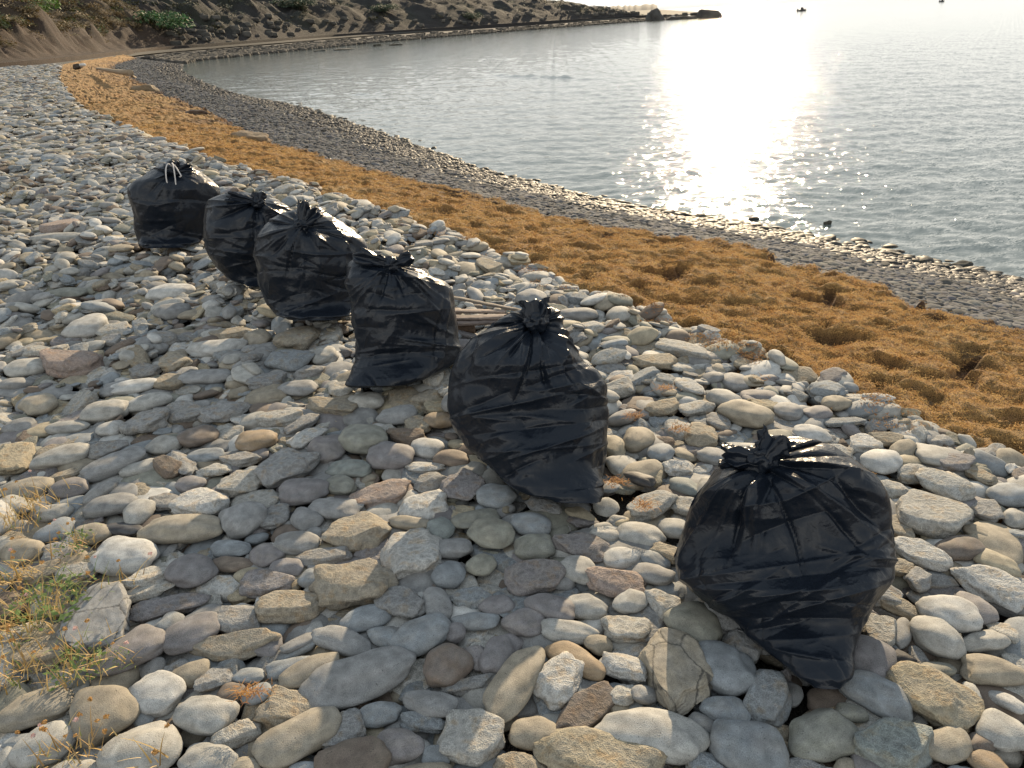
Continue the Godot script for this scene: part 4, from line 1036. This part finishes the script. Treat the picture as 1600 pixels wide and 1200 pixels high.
func bar(called: String, a: Vector3, b: Vector3, w: float, h: float, col: Color, parent: Node) -> void:
	var d := (b - a); var ln := d.length(); d /= ln
	var sd := d.cross(Vector3.UP).normalized(); var up := sd.cross(d)
	var v := PackedVector3Array(); var ix := PackedInt32Array(); var c := PackedColorArray()
	var n := 14
	for q in n:
		var t := q / (n - 1.0)
		var k := 0.92 + 0.1 * nz.get_noise_1d(t * 5.0 + a.x * 9.0)
		var m := a + d * ln * t
		for e in [[-1, -.7], [-.8, -1], [.8, -1], [1, -.7], [1, .7], [.8, 1], [-.8, 1], [-1, .7]]:
			v.append(m + sd * e[0] * w * 0.5 * k + up * (e[1] * h * 0.5 * k + 0.002 * nz.get_noise_2d(t * 9.0, e[0])))
			var cc := col * (1.0 + 0.25 * nz.get_noise_2d(t * 6.0, e[0] * 3.0 + e[1])); cc.a = 1.0
			c.append(cc)
	ix = grid_index(8, n, true)
	for k in range(1, 7):
		ix.append_array([0, k + 1, k]); ix.append_array([(n - 1) * 8, (n - 1) * 8 + k, (n - 1) * 8 + k + 1])
	put(called, finish(v, ix, c, true), M.wood, parent)

func build_small() -> void:
	for e in [[35, 800, .13, .10, 260, 5, .1, "straw coloured grass tuft beside a tan boulder, highest of the tufts"], [85, 945, .14, .09, 420, 6, .55, "leafy green and straw tuft left of the cracked grey slab"], [20, 905, .10, .09, 200, 6, .1, "bushy golden dry tuft at the edge of the stones, behind the leafy one"],
			[25, 985, .10, .09, 180, 4, .15, "dry yellow tuft leaning over a flat tan slab"], [125, 1040, .09, .09, 220, 6, .4, "small green sprig with orange seed heads in front of the cracked slab"], [20, 1050, .08, .08, 170, 3, .15, "rusty brown dry tuft above a tan oval stone"], [75, 1185, .06, .07, 50, 7, .05, "dead sprig with round brown heads between two pale stones"],
			[140, 1172, .06, .06, 50, 7, .1, "thin brown stalks with round heads before the tan egg-shaped stone"], [118, 850, .07, .07, 120, 5, .35, "thin grass sprig behind the big whitish stone"], [208, 905, .03, .12, 8, 2, .0, "single thin pink-headed stalk in front of the big whitish stone"], [190, 1035, .03, .06, 24, 3, .3, "tiny green sprig against the purplish oval stone"],
			[8, 305, .2, .12, 160, 0, .1, "distant yellow grass tuft at the edge of the stone beach"], [250, 1190, .03, .16, 14, 2, .0, "long dry straw lying between two pale stones"]]:
		tuft(e[0], e[1], e[2], e[3], e[4], e[5], e[6], e[7])
	# scraps of seaweed caught between stones
	for e in [[990, 652, "golden seaweed scrap on top of a round tan stone"], [1062, 672, "orange seaweed scrap beside a square craggy stone"], [962, 756, "rust brown seaweed scrap right of the second nearest bag"], [1040, 608, "small orange seaweed scrap on a tan slab"], [390, 1085, "dark brown seaweed scrap on the stones before the craggy tan stone"], [1006, 792, "tiny seaweed scrap between cream stones left of the nearest bag"]]:
		rng.seed = int(e[0]) * 3
		var v := PackedVector3Array(); var ix := PackedInt32Array(); var c := PackedColorArray()
		for k in 130:
			blade(v, ix, c, Vector3(rng.randfn(0, .02), rng.randf_range(0, .015), rng.randfn(0, .014)), Vector3(rng.randf_range(-1, 1), rng.randf_range(0, .7), rng.randf_range(-1, 1)).normalized(), rng.randf_range(.01, .035), .0013, 1.5, Color(.42, .21, .05).lerp(Color(.2, .08, .03), rng.randf()))
		var p := ground(e[0], e[1], 0.055)
		var o := put("seaweed_scrap", finish(v, ix, c), M.fibre, null, p)
		tag(o, e[2], "seaweed", "seaweed scraps on the stones")
	# broken pallet behind the bags
	var o := root("broken_pallet", ground(750, 495, 0.05))
	tag(o, "pinkish weathered piece of broken wooden pallet lying behind the second nearest bag", "pallet")
	var bp := o.position
	bar("board", ground(700, 497, 0.09) - bp, ground(796, 495, 0.09) - bp, 0.07, 0.018, Color(.32, .25, .21), o)
	bar("board", ground(703, 506, 0.075) - bp, ground(800, 502, 0.075) - bp, 0.06, 0.018, Color(.27, .21, .18), o)
	bar("board", ground(702, 486, 0.085) - bp, ground(790, 487, 0.085) - bp, 0.05, 0.016, Color(.40, .31, .25), o)
	bar("bearer", ground(716, 513, 0.04) - bp, ground(742, 512, 0.04) - bp, 0.06, 0.05, Color(.14, .09, .06), o)
	var l := root("wooden_lath", ground(760, 478, 0.08))
	tag(l, "thin grey wooden lath lying slantwise on stones behind the bags", "lath")
	bar("lath_strip", ground(706, 464, 0.10) - l.position, ground(822, 487, 0.10) - l.position, 0.03, 0.014, Color(.30, .25, .20), l)
	# driftwood and litter far up the seaweed
	var g := root("driftwood_log", ground(188, 112, 0.0))
	tag(g, "pale driftwood log lying across the far end of the seaweed", "log")
	var gp := g.position
	put("trunk", tube([ground(152, 107, 0.05) - gp, ground(170, 110, 0.12) - gp, ground(190, 113, 0.2) - gp, ground(204, 114, 0.24) - gp], 0.07, 0.13), plain(Color(.20, .155, .105), .95), g)
	put("snag", tube([ground(200, 114, 0.2) - gp, ground(207, 119, 0.05) - gp, ground(212, 121, -0.1) - gp], 0.09, 0.04), plain(Color(.20, .155, .105), .95), g)
	var e2 := root("dark_debris", ground(120, 106, 0.0))
	tag(e2, "dark lump of debris with a white patch on the far seaweed", "debris")
	put("lump", stone_mesh(7, .28, .17, .24, "rough", Color(.05, .035, .025), 3001), M.rough, e2, Vector3(0, .08, 0))
	put("white_patch", stone_mesh(6, .2, .1, .15, "smooth", Color(.7, .7, .68), 3002), M.smooth, e2, Vector3(.45, .15, .1))
	var e3 := put("white_debris", stone_mesh(8, 1.3, .22, .5, "slab", Color(.75, .74, .7), 3003), M.smooth, null, ground(98, 84, 0.3))
	tag(e3, "long white piece of debris at the foot of the earth bank", "debris")
	for b in [[392, 219, .34, .22, Color(.26, .19, .12), "tan boulder half buried in the seaweed near the shingle"], [228, 141, .5, .28, Color(.25, .19, .12), "brown boulder where far seaweed meets the shingle"], [305, 178, .32, .12, Color(.10, .06, .035), "dark mound of wet seaweed covered rock at the seaweed edge"], [1162, 626, .035, .022, Color(.5, .5, .5), "single pale pebble lying alone on the seaweed"]]:
		var q := ground(b[0], b[1], -0.4 if b[2] > .1 else -.2)
		var m := put("boulder" if b[2] > .1 else "lone_pebble", stone_mesh(9, b[2], b[3], b[2] * .7, "rough" if b[2] > .1 else "smooth", b[4], 3100 + int(b[0])), M.rough if b[2] > .1 else M.smooth, null, q)
		tag(m, b[5], "boulder" if b[2] > .1 else "pebble")
	# rocks in the shallows
	for b in [[1092, 341, .20, .10, "long low rock awash in the sun glitter"], [1110, 345, .12, .06, "small flat rock beside the long rock in the glitter"], [1153, 360, .15, .12, "dark rounded rock at the water edge under the glitter"], [1130, 352, .13, .07, "low wet rock between two others at the glitter edge"], [1293, 348, .075, .07, "single dark rock standing out in the water"], [1290, 390, .11, .06, "rock half on the wet shingle below the single one"],
			[1442, 413, .16, .10, "rounded dark rock at the water line, nearest the frame side"], [1502, 414, .20, .07, "smooth low rock just awash beyond the rounded one"], [1270, 378, .13, .06, "small wet rock at the water edge by the shingle"], [790, 277, .22, .10, "dark weedy rock at the far middle water edge"], [590, 70, 1.0, .35, "flat rock in the sea off the far shore"], [535, 76, 2.2, .25, "long dark reef strip off the far shore"], [500, 78, 1.1, .3, "short dark reef rock close to the far shore"], [618, 69, 1.3, .3, "outermost reef rock off the far shore"]]:
		var q := ground(b[0], b[1] + 2.0, SEA)
		var m := put("wet_rock", stone_mesh(8, b[2] * .72, b[3] * .8, b[2] * .5, "rough", Color(.05, .05, .042), 3300 + int(b[0])), M.damp, null, q)
		tag(m, b[4], "rock", "rocks in the shallow water")
	# boats far out
	for b in [[1253, 17.5, 3.4, "small dark motor boat far out beside the sun glitter"], [1472, 2.0, 2.6, "tiny dark boat at the upper edge, far out to sea"]]:
		var q := ground(b[0], b[1], SEA)
		q = EYE + (q - EYE).normalized() * minf((q - EYE).length(), 420.0); q.y = SEA
		var bo := root("boat", q, 0.3)
		tag(bo, b[3], "boat")
		var hv := PackedVector3Array(); var n := 13
		for i in n:
			var t := i / (n - 1.0); var w: float = b[2] * 0.2 * (1.0 - pow(t, 3.0)); var sh: float = 0.25 * t * t
			for k in [[-1.0, 0.5], [-.8, 0.0], [0.0, -0.25], [.8, 0.0], [1.0, 0.5]]:
				hv.append(Vector3((t - 0.5) * b[2], k[1] + sh, k[0] * w))
		var ix := grid_index(5, n)
		for i in n - 1: ix.append_array([i * 5, i * 5 + 4, i * 5 + 5, i * 5 + 4, i * 5 + 9, i * 5 + 5])
		ix.append_array([0, 1, 4, 1, 2, 3, 1, 3, 4])
		put("hull", finish(hv, ix, null, true), plain(Color(.05, .05, .055), .5), bo)
		put("cabin", stone_mesh(5, b[2] * .16, .45, b[2] * .12, "slab", Color(.06, .06, .06), 41), M.smooth, bo, Vector3(0.1, .85, 0))
		put("motor", stone_mesh(4, .18, .35, .15, "slab", Color(.03, .03, .03), 42), M.smooth, bo, Vector3(-b[2] * .5, .6, 0))

func _ready() -> void:
	view = Basis(Vector3.RIGHT, deg_to_rad(-25.45)) * Basis(Vector3.BACK, deg_to_rad(-2.96))
	var cam := Camera3D.new()
	cam.name = "camera"; cam.fov = rad_to_deg(2.0 * atan(600.0 / F)); cam.near = 0.05; cam.far = 12000.0
	cam.transform = Transform3D(view, EYE)
	add_child(cam); cam.make_current()
	# a hazy evening sky: pale at the horizon, blue overhead, brighter round the low sun
	var sun_at := Vector3(sin(deg_to_rad(16.0)) * cos(deg_to_rad(19.0)), sin(deg_to_rad(19.0)), -cos(deg_to_rad(16.0)) * cos(deg_to_rad(19.0)))
	var sky_im := Image.create_empty(512, 256, false, Image.FORMAT_RGBF)
	for y in 256:
		var el := PI * (0.5 - (y + 0.5) / 256.0)
		for x in 512:
			var az := TAU * (x + 0.5) / 512.0
			var d := Vector3(sin(az - PI) * cos(el), sin(el), -cos(az - PI) * cos(el))
			var e := rad_to_deg(maxf(el, 0.0)); var g := rad_to_deg(d.angle_to(sun_at))
			var c := Color(0.78, 0.76, 0.70).lerp(Color(0.205, 0.265, 0.33), 1.0 - exp(-e / 19.0))
			c += Color(1.0, 0.95, 0.84) * (0.50 * exp(-g / 16.0) + 0.50 * exp(-g / 46.0))
			if el < 0.0: c = Color(0.3, 0.29, 0.27)
			sky_im.set_pixel(x, y, c)
	var sky := PanoramaSkyMaterial.new()
	sky.panorama = ImageTexture.create_from_image(sky_im)
	var env := Environment.new()
	env.background_mode = Environment.BG_SKY
	env.sky = Sky.new(); env.sky.sky_material = sky
	env.tonemap_mode = Environment.TONE_MAPPER_LINEAR; env.tonemap_exposure = 1.75
	env.sdfgi_enabled = true; env.ssao_enabled = true; env.ssil_enabled = true
	var we := WorldEnvironment.new()
	we.name = "world_environment"; we.environment = env; add_child(we)
	var sun := DirectionalLight3D.new()
	sun.name = "sun"; sun.light_energy = 1.6; sun.light_angular_distance = 0.5; sun.light_color = Color(1.0, 0.90, 0.75); sun.shadow_enabled = true
	sun.rotation = Vector3(deg_to_rad(-19.0), PI - deg_to_rad(16.0), 0)
	add_child(sun)
	nz.noise_type = FastNoiseLite.TYPE_SIMPLEX_SMOOTH; nz.frequency = 1.0; nz.fractal_type = FastNoiseLite.FRACTAL_NONE; nz.seed = 1
	rz.noise_type = FastNoiseLite.TYPE_SIMPLEX_SMOOTH; rz.frequency = 1.0; rz.fractal_type = FastNoiseLite.FRACTAL_RIDGED; rz.fractal_octaves = 2; rz.seed = 2
	fz.noise_type = FastNoiseLite.TYPE_SIMPLEX_SMOOTH; fz.frequency = 1.0; fz.fractal_octaves = 4; fz.seed = 3
	rng.seed = 1
	var t0 := Time.get_ticks_msec()
	make_materials(); print("materials ", Time.get_ticks_msec() - t0)
	build_curves(); build_ground(); build_sea(); print("sea ", Time.get_ticks_msec() - t0)
	build_hill(); print("hill ", Time.get_ticks_msec() - t0)
	build_weed(); print("weed ", Time.get_ticks_msec() - t0)
	build_shingle(); print("shingle ", Time.get_ticks_msec() - t0)
	build_bags(); print("bags ", Time.get_ticks_msec() - t0)
	build_stones(); print("stones ", Time.get_ticks_msec() - t0)
	build_small(); print("small ", Time.get_ticks_msec() - t0)
